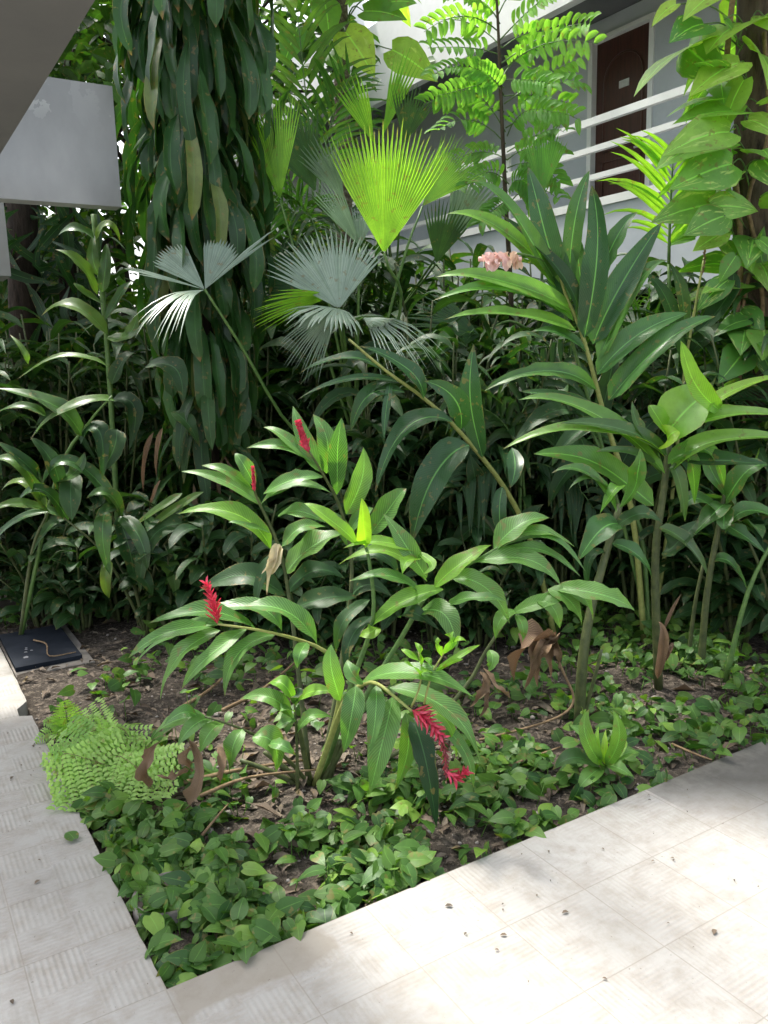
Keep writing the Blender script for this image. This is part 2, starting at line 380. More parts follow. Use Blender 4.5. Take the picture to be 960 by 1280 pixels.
# ================================================================ SETTING
# ground sheet
def soil_mat():
    mat = bpy.data.materials.new('soil'); k = NT(mat)
    out = k.n('ShaderNodeOutputMaterial'); pb = k.n('ShaderNodeBsdfPrincipled'); geo = k.n('ShaderNodeNewGeometry'); v = geo.outputs['Position']
    n1 = k.noise(3.5, 6, .6, v); n2 = k.noise(38., 5, .7, v)
    vo = k.n('ShaderNodeTexVoronoi'); vo.inputs['Scale'].default_value = 46.; k.l(v, vo.inputs['Vector'])
    c = k.ramp(n1, [(.3, (.034, .028, .022)), (.55, (.066, .055, .044)), (.75, (.11, .092, .075))])
    c = k.mix(k.math('MULTIPLY', k.math('GREATER_THAN', n2, .56), .55), c, (.20, .165, .13))
    c = k.mix(k.math('MULTIPLY', k.math('LESS_THAN', n2, .42), .7), c, (.022, .017, .012))
    k.l(c, pb.inputs['Base Color']); pb.inputs['Roughness'].default_value = .95; pb.inputs['Specular IOR Level'].default_value = .15
    bp = k.n('ShaderNodeBump'); bp.inputs['Strength'].default_value = .9; bp.inputs['Distance'].default_value = .02
    k.l(k.math('ADD', n2, k.math('MULTIPLY', vo.outputs['Distance'], .5)), bp.inputs['Height']); k.l(bp.outputs[0], pb.inputs['Normal']); k.l(pb.outputs[0], out.inputs[0])
    return mat
M['soil'] = soil_mat()
mb = MB()
from mathutils import noise as mnoise
def soil_z(x, y):
    return -.05 + .035*mnoise.noise(Vector((x*1.6, y*1.6, 0))) + .014*mnoise.noise(Vector((x*7, y*7, 3)))
xs = np.concatenate([[-400, -60, -12], np.arange(-3, 9.01, .09), [14, 60, 400]]); ys = np.concatenate([[-400, -60, -8], np.arange(-2, 14.01, .09), [20, 60, 400]])
V = []
for y in ys:
    for x in xs:
        z = soil_z(x, y) if (-3 < x < 9 and -2 < y < 14) else -.05
        if x < .47 or y < 1.92: z = min(z, -.07)
        V.append((x, y, z))
q = len(xs); F = [(j*q+i, j*q+i+1, (j+1)*q+i+1, (j+1)*q+i) for j in range(len(ys)-1) for i in range(q-1)]
mb.add(V, F); tag(mb.build('ground', M['soil']), kind='structure')

# tiled concrete path (ribbed blocks)
def tile_mat():
    mat = bpy.data.materials.new('ribbed_cement_tile'); k = NT(mat)
    out = k.n('ShaderNodeOutputMaterial'); pb = k.n('ShaderNodeBsdfPrincipled'); geo = k.n('ShaderNodeNewGeometry'); v = geo.outputs['Position']
    s = k.n('ShaderNodeSeparateXYZ'); k.l(v, s.inputs[0]); X, Y = s.outputs[0], s.outputs[1]
    bx = k.math('DIVIDE', k.math('SUBTRACT', X, .48), .15); by = k.math('DIVIDE', k.math('SUBTRACT', Y, 1.94), .15)
    par = k.math('MODULO', k.math('ADD', k.math('ADD', k.math('FLOOR', bx), k.math('FLOOR', by)), 200.), 2.)
    par = k.math('GREATER_THAN', par, .5)
    rx = k.math('SINE', k.math('MULTIPLY', bx, 6.2832*9)); ry = k.math('SINE', k.math('MULTIPLY', by, 6.2832*9))
    rib = k.math('ADD', k.math('MULTIPLY', rx, par), k.math('MULTIPLY', ry, k.math('SUBTRACT', 1., par)))
    rib = k.math('MULTIPLY_ADD', rib, .5, .5)
    wear = k.ramp(k.noise(2.6, 5, .65, v), [(.36, (0, 0, 0)), (.62, (1, 1, 1))])
    def band(c_, a, b_, s=.02): return k.math('MULTIPLY', k.math('DIVIDE', k.math('SUBTRACT', c_, a), s, clamp=True), k.math('DIVIDE', k.math('SUBTRACT', b_, c_), s, clamp=True))
    wob = k.math('MULTIPLY', k.math('SUBTRACT', k.noise(9., 4, .6, v), .5), .10)
    Xw = k.math('ADD', X, wob); Yw = k.math('ADD', Y, wob)
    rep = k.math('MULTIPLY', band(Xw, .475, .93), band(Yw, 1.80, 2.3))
    dark_end = k.math('MULTIPLY', k.math('DIVIDE', k.math('SUBTRACT', k.math('ADD', X, k.math('MULTIPLY', Y, 1.1)), 4.16), .45, clamp=True), k.math('GREATER_THAN', X, 2.295))  # darker, rib-free far end of the front path
    wear = k.math('MULTIPLY', wear, k.math('SUBTRACT', 1., k.math('MAXIMUM', rep, dark_end)))
    ribw = k.math('MULTIPLY', rib, wear)
    def joint(b, div, wid):
        f = k.math('FRACT', k.math('ADD', k.math('DIVIDE', b, div), 100.)); e = k.math('ABSOLUTE', k.math('SUBTRACT', f, .5)); return k.math('GREATER_THAN', e, .5-wid)
    jt = k.math('MAXIMUM', joint(bx, 2., .006), joint(by, 2., .006)); jb = k.math('MAXIMUM', joint(bx, 1., .02), joint(by, 1., .02))
    n1 = k.noise(1.1, 6, .62, v); n2 = k.noise(14., 6, .7, v); n3 = k.noise(70., 3, .6, v)
    c = k.ramp(n1, [(.32, (.25, .241, .222)), (.5, (.335, .324, .30)), (.68, (.41, .398, .375))])
    # every tile its own shade
    wn = k.n('ShaderNodeTexWhiteNoise'); wn.noise_dimensions = '2D'
    cv = k.n('ShaderNodeCombineXYZ'); k.l(k.math('FLOOR', k.math('DIVIDE', bx, 2.)), cv.inputs[0]); k.l(k.math('FLOOR', k.math('DIVIDE', by, 2.)), cv.inputs[1]); k.l(cv.outputs[0], wn.inputs[0])
    c = k.mix(k.math('MULTIPLY', wn.outputs[0], .30), c, (.37, .37, .352))
    c = k.mix(k.math('MULTIPLY', k.math('SUBTRACT', n2, .43, clamp=True), 2.6), c, (.22, .195, .16)); n4 = k.noise(.55, 5, .6, v); c = k.mix(k.math('MULTIPLY', k.math('SUBTRACT', n4, .50, clamp=True), 4.5, clamp=True), c, (.19, .182, .162))
    c = k.mix(k.math('MULTIPLY', k.math('SUBTRACT', 1., rib), k.math('MULTIPLY', wear, .25)), c, (.26, .22, .185))
    c = k.mix(k.math('MULTIPLY', jt, .6), c, (.20, .18, .15)); c = k.mix(k.math('MULTIPLY', jb, .08), c, (.25, .22, .19))
    c = k.mix(k.math('MULTIPLY', rep, .6), c, (.20, .17, .13)); c = k.mix(k.math('MULTIPLY', dark_end, .85), c, (.04, .039, .034))
    # greyer, blotchy tone along the planting edge
    dx = k.math('SUBTRACT', X, .48); dy = k.math('SUBTRACT', 1.94, Y)
    ed = k.math('MAXIMUM', k.math('MULTIPLY', dx, -1.), dy)
    edge_tone = k.math('MULTIPLY', k.math('SUBTRACT', k.math('SUBTRACT', .32, ed), k.math('MULTIPLY', n2, .45), clamp=True), 1.7, clamp=True)
    c = k.mix(k.math('MULTIPLY', edge_tone, .8, clamp=True), c, (.24, .225, .18))
    c = k.mix(k.math('MULTIPLY', k.math('GREATER_THAN', n3, .70), .5), c, (.12, .10, .08))
    k.l(c, pb.inputs['Base Color']); pb.inputs['Roughness'].default_value = .8; pb.inputs['Specular IOR Level'].default_value = .25
    bp = k.n('ShaderNodeBump'); bp.inputs['Strength'].default_value = .42; bp.inputs['Distance'].default_value = .004
    h = k.math('ADD', k.math('SUBTRACT', ribw, jt), k.math('MULTIPLY', n2, .6)); k.l(h, bp.inputs['Height']); k.l(bp.outputs[0], pb.inputs['Normal'])
    k.l(pb.outputs[0], out.inputs[0]); return mat
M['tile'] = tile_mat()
def slab(name, poly, z0, z1, mat):
    """polygon slab with a slightly uneven, chipped rim"""
    n = len(poly); mb = MB(); pts = []
    for i in range(n):
        a = np.array(poly[i]); b = np.array(poly[(i+1) % n]); L = np.linalg.norm(b-a); kk = max(1, min(60, int(L/.05))) if L < 6 else 1
        dr = (b-a)/L; nn = np.array([dr[1], -dr[0]])
        for j in range(kk):
            pts.append(a+(b-a)*j/kk + nn*((rng.normal(0, .0015) - (rng.uniform(.004, .010) if rng.random() < .05 else 0)) if j else 0) )
    k = len(pts)
    V = [(p[0], p[1], z1) for p in pts]+[(p[0], p[1], z0) for p in pts]
    c = np.mean(pts, axis=0); 
    F = [tuple(range(k))]+[(i, k+i, k+(i+1) % k, (i+1) % k) for i in range(k)]
    mb.add(V, F); o = mb.build(name, mat, smooth=False); tag(o, kind='structure'); return o
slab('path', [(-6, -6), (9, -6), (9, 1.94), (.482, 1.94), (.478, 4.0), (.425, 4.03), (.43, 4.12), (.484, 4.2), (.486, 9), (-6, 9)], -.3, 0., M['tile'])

# flat sandy slab and dark inspection cover behind the near path
M['concrete'] = plain_mat('rough_concrete', (.11, .10, .088), (.24, .22, .195), 9, .9, .4, .008, .2)
M['blue'] = plain_mat('dark_blue_cover', (.007, .010, .015), (.018, .023, .033), 6, .8, .3, .003, .15)
M['white'] = plain_mat('pale_smudge', (.14, .14, .15), (.30, .30, .31), 20, .7, .1, .002, .3)
t = thing('inspection_cover', 'dark blue square inspection cover in a grey concrete frame beside the path', 'cover', (.72, 4.9, -.03))
mb = MB(); box(mb, (.50, 4.66, -.12), (.91, 5.5, -.03)); mb.build('frame', M['concrete'], t, smooth=False)
mb = MB(); box(mb, (.51, 4.74, -.03), (.86, 5.42, -.004)); mb.build('lid', M['blue'], t, smooth=False)
mb = MB()
for i in range(5):
    x, y = rng.uniform(.53, .64), rng.uniform(4.82, 5.2); r = rng.uniform(.008, .018); a0 = rng.uniform(0, 6)
    mb.add([(x+r*math.cos(a0+k*.9)*rng.uniform(.5, 1.2), y+r*1.3*math.sin(a0+k*.9)*rng.uniform(.5, 1.2), -.0018) for k in range(7)], [tuple(range(7))])
mb.build('paint_smudge', M['white'], t, smooth=False)
M['sand'] = plain_mat('sandy_paver', (.07, .058, .048), (.14, .118, .098), 7, .9, .3, .006, .2)
t = thing('stepping_slab', 'flat sandy stepping slab in the shade beyond the inspection cover', 'paving slab', (*G(70, 742)[:2], -.02))
c = G(70, 742); mb = MB(); box(mb, (c[0]-.42, c[1]-.32, -.1), (c[0]+.45, c[1]+.3, .01)); mb.build('slab_body', M['sand'], t, smooth=False)

# ---- building on the far side (walls along Y)
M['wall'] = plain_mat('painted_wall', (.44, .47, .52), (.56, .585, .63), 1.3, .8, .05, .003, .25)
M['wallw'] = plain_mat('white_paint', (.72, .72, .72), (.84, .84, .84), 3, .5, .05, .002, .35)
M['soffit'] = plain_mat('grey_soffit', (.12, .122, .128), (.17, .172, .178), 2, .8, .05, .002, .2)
M['door'] = plain_mat('dark_brown_door', (.040, .014, .010), (.085, .028, .020), 8, .35, .15, .003, .5, stretch=(6, 6, .5))
M['metal'] = plain_mat('steel_handle', (.45, .45, .45), (.6, .6, .6), 20, .3, .0, .001, .6)
M['darkglass'] = plain_mat('dark_glass', (.012, .014, .018), (.03, .034, .04), 2, .12, 0, .001, .6)
WX, RX = 6.4, 5.62
b = thing('apartment_building', 'two storey pale blue grey building with balcony, white railing and brown door', 'building', (WX, 7, 0))
mb = MB(); box(mb, (WX, 2.0, -.2), (WX+.25, 5.60, 4.75)); box(mb, (WX, 5.60, 4.60), (WX+.25, 6.41, 4.75)); box(mb, (WX, 6.41, -.2), (WX+.25, 17, 4.75)); box(mb, (WX, 5.60, -.2), (WX+.25, 6.41, 2.62))
mb.build('wall', M['wall'], b, smooth=False)
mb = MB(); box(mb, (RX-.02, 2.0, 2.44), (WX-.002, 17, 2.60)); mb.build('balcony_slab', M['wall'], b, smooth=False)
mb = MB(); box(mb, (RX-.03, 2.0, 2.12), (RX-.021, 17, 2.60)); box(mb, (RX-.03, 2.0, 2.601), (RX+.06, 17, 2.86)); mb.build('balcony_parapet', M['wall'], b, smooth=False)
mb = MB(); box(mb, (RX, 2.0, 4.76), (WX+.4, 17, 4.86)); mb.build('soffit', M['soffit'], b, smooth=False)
mb = MB(); box(mb, (RX-.10, 2.0, 4.58), (RX-.003, 9.2, 5.45)); box(mb, (RX-.32, 9.2, 4.70), (RX-.1, 17, 5.9)); box(mb, (RX-.003, 2.0, 4.862), (WX+.4, 17, 5.0)); mb.build('fascia', M['wallw'], b, smooth=False)
# side wall / pier closing the balcony near the vine tree
mb = MB(); box(mb, (RX-.02, 3.55, 2.602), (WX-.002, 3.75, 4.757)); mb.build('pier', M['wall'], b, smooth=False)
# ground floor: dark openings between piers
for y0, y1 in ((3.2, 4.3), (5.2, 6.6), (7.6, 9.2), (10.2, 12)):
    mb = MB(); box(mb, (WX-.012, y0, .05), (WX-.002, y1, 2.15)); f = mb.build('window', M['darkglass'], b, smooth=False)
    mb = MB()
    for lo, hi in (((WX-.03, y0-.05, .0), (WX-.014, y0, 2.2)), ((WX-.03, y1, .0), (WX-.014, y1+.05, 2.2)), ((WX-.03, y0, 2.15), (WX-.014, y1, 2.2)), ((WX-.03, (y0+y1)/2-.02, .05), (WX-.014, (y0+y1)/2+.02, 2.149))): box(mb, lo, hi)
    mb.build('window_frame', M['wallw'], f, smooth=False)
# door
mb = MB(); box(mb, (WX+.045, 5.66, 2.601), (WX+.085, 6.35, 4.56)); d = mb.build('door', M['door'], b, smooth=False)
mb = MB(); box(mb, (WX-.02, 5.60, 2.602), (WX+.10, 5.655, 4.6)); box(mb, (WX-.02, 6.353, 2.602), (WX+.10, 6.41, 4.6)); box(mb, (WX-.018, 5.656, 4.562), (WX+.10, 6.352, 4.6)); mb.build('door_frame', M['wallw'], d, smooth=False)
mb = MB()   # raised mouldings, arched upper panel
def ring(pts):
    tube(mb, [(WX+.044, y, z) for y, z in pts], .011, ns=6, smooth_n=1)
arc = [(6.005+.24*math.cos(a), 4.18+.22*math.sin(a)) for a in np.linspace(0, math.pi, 12)]
ring([(6.245, 3.55)]+arc+[(5.765, 3.55), (6.245, 3.55)]); ring([(6.245, 2.75), (6.245, 3.45), (5.765, 3.45), (5.765, 2.75), (6.245, 2.75)])
mb.build('door_panel', M['door'], d)
mb = MB(); box(mb, (WX+.034, 5.93, 4.085), (WX+.043, 6.05, 4.15)); mb.build('number_plate', M['metal'], d, smooth=False)
mb = MB(); tube(mb, [(WX+.04, 5.72, 3.5), (WX-.01, 5.72, 3.5), (WX-.012, 5.80, 3.5)], .011, smooth_n=1); tube(mb, [(WX+.035, 5.72, 3.53), (WX+.046, 5.72, 3.53)], .03, ns=12); mb.build('handle', M['metal'], d)
mb = MB(); 
rl = None
for i, z in enumerate((3.58, 3.35, 3.12, 2.895)):
    m2 = MB(); h_ = (.030, .024, .022, .034)[i]
    box(m2, (RX-(.024 if i < 3 else .045), 3.77, z-h_), (RX+(.024 if i < 3 else .03), 16, z+h_)); m2.build('rail', M['wallw'], b, smooth=False)
for y in (4.3, 6.75, 9.2, 11.65, 14.1):
    m2 = MB(); box(m2, (RX+.031, y-.025, 2.87), (RX+.058, y+.025, 3.56)); m2.build('railing_post', M['wallw'], b, smooth=False)

# ---- overhanging walkway of the near building
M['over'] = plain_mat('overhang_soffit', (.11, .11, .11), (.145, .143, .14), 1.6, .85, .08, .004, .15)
def stain_mat():
    mat = bpy.data.materials.new('stained_parapet_paint'); k = NT(mat)
    out = k.n('ShaderNodeOutputMaterial'); pb = k.n('ShaderNodeBsdfPrincipled'); geo = k.n('ShaderNodeNewGeometry'); v = geo.outputs['Position']
    mp = k.n('ShaderNodeMapping'); mp.inputs['Scale'].default_value = (1.6, 1.6, .9); k.l(v, mp.inputs[0])
    n1 = k.noise(1.4, 6, .6, mp.outputs[0]); n2 = k.noise(3.2, 6, .6, v)
    c = k.ramp(n1, [(.3, (.24, .25, .25)), (.55, (.31, .32, .32)), (.75, (.37, .38, .38))])
    s = k.n('ShaderNodeSeparateXYZ'); k.l(v, s.inputs[0])
    hi = k.math('MULTIPLY', k.math('SUBTRACT', s.outputs[2], 2.92, clamp=True), 4., clamp=True)
    pl = k.math('MULTIPLY', k.math('GREATER_THAN', n2, .56), hi)
    c = k.mix(pl, c, (.46, .47, .46)); c = k.mix(k.math('MULTIPLY', k.math('LESS_THAN', n2, .42), k.math('MULTIPLY', hi, .5)), c, (.36, .37, .37))
    k.l(c, pb.inputs['Base Color']); pb.inputs['Roughness'].default_value = .55; pb.inputs['Specular IOR Level'].default_value = .35
    bp = k.n('ShaderNodeBump'); bp.inputs['Strength'].default_value = .2; bp.inputs['Distance'].default_value = .004; k.l(n2, bp.inputs['Height']); k.l(bp.outputs[0], pb.inputs['Normal'])
    k.l(pb.outputs[0], out.inputs[0]); return mat
M['para'] = stain_mat()
ov = thing('walkway_building', 'grey raised walkway overhang above the path with a stained pale parapet', 'building', (-1, 3, 0))
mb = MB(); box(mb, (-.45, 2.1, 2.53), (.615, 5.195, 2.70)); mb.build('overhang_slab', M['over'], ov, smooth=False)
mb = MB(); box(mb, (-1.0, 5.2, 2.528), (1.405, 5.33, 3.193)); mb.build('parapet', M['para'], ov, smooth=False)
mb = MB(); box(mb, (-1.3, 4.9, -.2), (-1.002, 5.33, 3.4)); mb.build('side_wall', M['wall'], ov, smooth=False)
q0 = P(14, 345, 6.0); q1 = P(0, 285, 6.0)
mb = MB(); box(mb, (-3.0, q0[1], q0[2]), (q0[0], q0[1]+.4, q0[2]+.75)); box(mb, (-3.0, q0[1]+.4, -.2), (-2.6, q0[1]+.7, 2.9)); mb.build('landing_beam', M['para'], ov, smooth=False)

# far boundary wall closing the garden
M['oldwall'] = plain_mat('old_garden_wall', (.06, .065, .055), (.12, .125, .11), 1.2, .9, .2, .01, .2)
w_ = thing('garden_wall', 'grey boundary wall far behind the trees at the end of the garden', 'wall', (2, 16.5, 0))
mb = MB(); box(mb, (-8, 16.4, -.2), (9, 16.7, 2.6)); mb.build('wall_body', M['oldwall'], w_, smooth=False)


# ================================================================ RED GINGER CLUMP (front)
base = P(394, 966, 3.06); base[2] = -.05
rg = thing('red_ginger', 'clump of red ginger with striped leaves and red flower spikes amid the bed', 'plant', base)
GW = .085
def cane(pts, Ds, rad=(.013, .005), mat='stem', parent=None):
    return px_tube(pts, rad, Ds, M[mat], 'cane', parent or rg)
B = lambda **k: dict(M='bright', **k)
# arching to the path side, with an upright red spike
c1 = cane([(392, 962), (418, 905), (425, 850), (406, 814), (345, 792), (272, 780)], [3.06, 3.05, 3.03, 2.98, 2.86, 2.76], (.013, .004), 'stemy')
px_leaves([(397, 804, 356, 764, 303, 751, 32), (353, 789, 312, 764, 234, 756, 24), (320, 784, 255, 764, 186, 773, 24), (280, 781, 225, 789, 169, 826, 17),
 (272, 781, 205, 785, 159, 812, 19), (275, 787, 226, 816, 198, 866, 23), (309, 786, 257, 812, 227, 859, 26), (345, 793, 300, 818, 281, 862, 25), (384, 803, 372, 816, 372, 833, 22)],
 M['ginger'], c1, 2.9, face=.55, wave=.09)
mb = MB(); spike(mb, [P(272, 780, 2.76), P(268, 758, 2.75), P(258, 730, 2.74)], .046, 46, .011, up=.8); mb.build('flower_spike', M['red'], c1)
# drooping to the viewer, hanging spike
c2 = cane([(392, 968), (416, 915), (434, 872), (455, 855), (472, 855), (492, 870), (514, 888)], [3.05, 3.0, 2.93, 2.86, 2.78, 2.69, 2.62], (.013, .004), 'stemy')
px_leaves([(426, 876, 416, 836, 414, 797, 29, dict(face=.8)), (454, 852, 440, 842, 434, 822, 24), (445, 857, 441, 895, 429, 939, 34), (470, 857, 470, 895, 460, 943, 27),
 (491, 871, 482, 926, 461, 993, 39), (507, 891, 508, 934, 494, 986, 26), (515, 896, 533, 952, 546, 1026, 36, dict(M='dark')), (452, 853, 516, 838, 591, 872, 30, dict(face=.4)),
 (488, 861, 553, 888, 602, 951, 27, dict(face=.4)), (539, 896, 578, 932, 592, 978, 18), (530, 890, 556, 905, 570, 944, 15, B())],
 M['ginger'], c2, 2.76, face=.75, fold=.12)
mb = MB(); spike(mb, [P(515, 887, 2.62), P(533, 898, 2.61), P(550, 920, 2.60)], .055, 46, .012); mb.build('flower_spike', M['red'], c2)
mb = MB(); spike(mb, [P(549, 914, 2.6), P(556, 940, 2.6), P(558, 966, 2.6)], .030, 46, .008, up=.9); mb.build('withered_spike', M['maroon'], c2)
mb = MB(); spike(mb, [P(555, 962, 2.6), P(570, 973, 2.6), P(583, 964, 2.59)], .042, 30, .011, up=.7); mb.build('flower_tip', M['red'], c2)
sh = px_tube([(514, 884), (524, 860), (527, 836), (523, 815)], (.004, .002), [2.64]*4, M['stemy'], 'offshoot', c2)
sh2 = px_tube([(530, 880), (540, 842), (554, 818), (560, 806)], (.004, .002), [2.64]*4, M['stemy'], 'offshoot', c2)
px_leaves([(543, 840, 572, 818, 601, 804, 9), (546, 836, 565, 828, 579, 821, 10), (556, 818, 562, 804, 567, 785, 15), (552, 820, 548, 806, 547, 793, 10), (541, 842, 530, 838, 525, 843, 9),
  (527, 832, 515, 818, 501, 811, 10), (528, 830, 524, 812, 518, 801, 9), (526, 845, 515, 832, 505, 826, 9), (541, 835, 535, 825, 527, 822, 8), (558, 812, 570, 800, 583, 800, 8)],
  M['bright'], c2, 2.64, face=.5, n=7)
# upright centre canes
c3 = cane([(402, 966), (438, 860), (466, 775), (462, 705), (452, 668)], [3.08, 3.12, 3.15, 3.16, 3.17])
px_leaves([(457, 682, 457, 650, 452, 614, 22, dict(M='bright', shape='blade', face=.9, fold=.5, wave=.02, tint=(1, .8, .5))), (446, 681, 414, 645, 380, 625, 20, B()), (533, 722, 512, 680, 479, 638, 28, dict(face=.85)),
 (521, 690, 477, 676, 429, 683, 15, B()), (533, 727, 482, 694, 423, 698, 16, B()), (525, 738, 482, 720, 435, 724, 18), (525, 698, 513, 702, 503, 714, 17, dict(M='bright')),
 (554, 737, 500, 748, 460, 787, 23, B()), (500, 772, 515, 768, 550, 785, 20, dict(M='dark')), (525, 763, 556, 768, 571, 806, 34), (465, 770, 440, 800, 432, 838, 22, dict(M='dark')), (462, 750, 430, 775, 420, 812, 20, dict(M='dark')),
 (470, 784, 462, 790, 446, 792, 17, dict(M='bright', tint=(.6, .5, .5)))],
 M['ginger'], c3, 3.14, wave=.09)
c4 = cane([(408, 966), (452, 880), (500, 800), (535, 742), (567, 717), (617, 688), (650, 668)], [3.1, 3.15, 3.18, 3.18, 3.16, 3.12, 3.08], (.013, .004))
px_leaves([(544, 734, 574, 700, 614, 680, 26, dict(M='bright', face=.7)), (617, 686, 648, 656, 687, 645, 30), (625, 682, 672, 664, 719, 676, 16), (628, 683, 684, 674, 733, 705, 15), (617, 689, 675, 684, 727, 710, 16),
 (592, 703, 655, 700, 702, 732, 24), (567, 724, 608, 731, 637, 775, 31, dict(face=.8)), (558, 757, 590, 740, 633, 748, 18), (520, 690, 540, 705, 528, 716, 14, B())],
 M['ginger'], c4, 3.14, face=.6, wave=.10)
c5 = cane([(440, 968), (520, 925), (583, 857), (608, 813), (642, 767), (694, 735)], [3.12, 3.14, 3.18, 3.2, 3.2, 3.18], (.012, .004), 'cane')
px_leaves([(692, 735, 752, 733, 794, 760, 28, dict(jag=.35, face=.6)), (698, 734, 728, 742, 742, 772, 28, dict(jag=.3)), (685, 737, 710, 750, 728, 778, 27, dict(jag=.3)), (667, 747, 692, 757, 700, 783, 25, dict(jag=.3)),
 (645, 764, 628, 774, 620, 798, 18), (644, 768, 655, 782, 653, 800, 16), (612, 812, 613, 826, 609, 840, 19), (640, 768, 680, 742, 716, 738, 18)],
 M['ginger'], c5, 3.18, face=.55, tint=(.9, .25, .5))
# two canes behind with red buds
c6 = cane([(386, 960), (374, 850), (362, 750), (348, 682), (321, 622), (318, 608)], [3.2, 3.3, 3.36, 3.36, 3.3, 3.26], (.012, .004), 'cane')
px_leaves([(327, 633, 280, 603, 226, 585, 16), (316, 612, 285, 588, 251, 574, 14), (319, 611, 306, 582, 294, 564, 20), (338, 686, 290, 645, 222, 635, 25, B(tint=(.2, .1, .5))), (338, 667, 310, 652, 285, 648, 12),
 (327, 630, 366, 611, 413, 610, 17), (329, 617, 366, 598, 405, 592, 24), (347, 644, 378, 638, 407, 653, 20), (352, 683, 378, 662, 407, 656, 22), (357, 717, 394, 680, 429, 664, 36),
 (357, 744, 302, 726, 247, 736, 30, dict(M='dark', face=.7)), (368, 760, 407, 744, 447, 742, 27, dict(M='dark', face=.7)), (330, 640, 300, 690, 262, 611, 0.1), (350, 690, 330, 720, 322, 760, 18, dict(M='dark')), (360, 742, 390, 712, 432, 716, 24, dict(M='dark'))],
 M['ginger'], c6, 3.4, wave=.08)
mb = MB(); spike(mb, [P(318, 614, 3.26), P(317, 600, 3.26), P(316, 586, 3.26)], .020, 36, .016, up=1.6); mb.build('flower_bud', M['red'], c6)
mb = MB()
for tx, ty, w in ((333, 745, 11), (338, 718, 16), (326, 716, 8)): px_leaf(mb, (348, 680, 341, 700, tx, ty, w*1.25), 3.28, 3.26, fold=.6, wave=.25, jag=.2)
mb.build('dry_bract', M['dry'], c6)
c7 = cane([(404, 960), (428, 820), (440, 712), (427, 640), (405, 595), (385, 562)], [3.2, 3.36, 3.48, 3.46, 3.38, 3.3], (.012, .004), 'cane')
px_leaves([(396, 582, 362, 548, 329, 528, 18), (398, 580, 352, 558, 308, 556, 16), (402, 590, 382, 550, 366, 506, 26, dict(face=.9)), (408, 592, 402, 550, 391, 512, 30, dict(face=.9)),
 (421, 618, 427, 560, 426, 511, 29, dict(face=.9)), (432, 643, 448, 600, 454, 558, 32, dict(face=.9)), (464, 667, 488, 630, 508, 603, 36, dict(face=.9)), (436, 668, 452, 646, 466, 634, 20),
 (438, 700, 475, 690, 500, 720, 24, dict(M='dark')), (432, 760, 455, 735, 490, 742, 22, dict(M='dark')), (440, 690, 418, 655, 398, 640, 18)],
 M['ginger'], c7, 3.52, face=.6)
mb = MB(); spike(mb, [P(386, 566, 3.3), P(380, 550, 3.3), P(374, 531, 3.3)], .036, 44, .026, up=1.1); mb.build('flower_bud', M['red'], c7)
# low cane with hanging leaves
c8 = cane([(388, 972), (360, 950), (325, 923), (294, 908), (256, 896)], [3.05, 2.98, 2.9, 2.84, 2.8], (.009, .003), 'cane')
px_leaves([(258, 897, 218, 902, 190, 922, 20), (262, 898, 240, 908, 222, 930, 20), (278, 902, 262, 918, 250, 940, 24), (303, 912, 294, 935, 286, 962, 28), (316, 922, 338, 932, 345, 962, 30), (335, 930, 352, 930, 370, 943, 16), (250, 896, 228, 890, 205, 905, 16)],
 M['ginger'], c8, 2.84, face=.65, n=9)
for (bx, by, tx, ty) in ((380, 970, 330, 940), (400, 974, 440, 905), (388, 975, 372, 900), (410, 970, 425, 925), (372, 978, 300, 950)):
    px_tube([(bx, by), ((bx+tx)/2+rng.uniform(-6, 6), (by+ty)/2), (tx, ty)], (.014, .008), [3.06, 3.05, 3.04], M['cane'], 'cane', rg)

# young plant in the clump's shade
base = P(371, 972, 3.0); base[2] = -.05
yg = thing('young_ginger', 'young ginger seedling with a bright lime top leaf standing on bare soil', 'plant', base)
s_ = px_tube([(371, 972), (371, 925), (368, 878)], (.008, .004), 2.98, M['cane'], 'stem', yg)
px_leaves([(368, 876, 352, 855, 334, 853, 18, B()), (366, 897, 335, 872, 300, 873, 19), (369, 882, 392, 860, 417, 858, 17, B(tint=(.3, .2, .5))), (370, 917, 392, 898, 417, 896, 17), (369, 880, 372, 866, 374, 856, 13, dict(M='dark')), (370, 900, 352, 905, 340, 915, 12), (368, 890, 355, 885, 348, 892, 12)], M['ginger'], yg, 2.98)

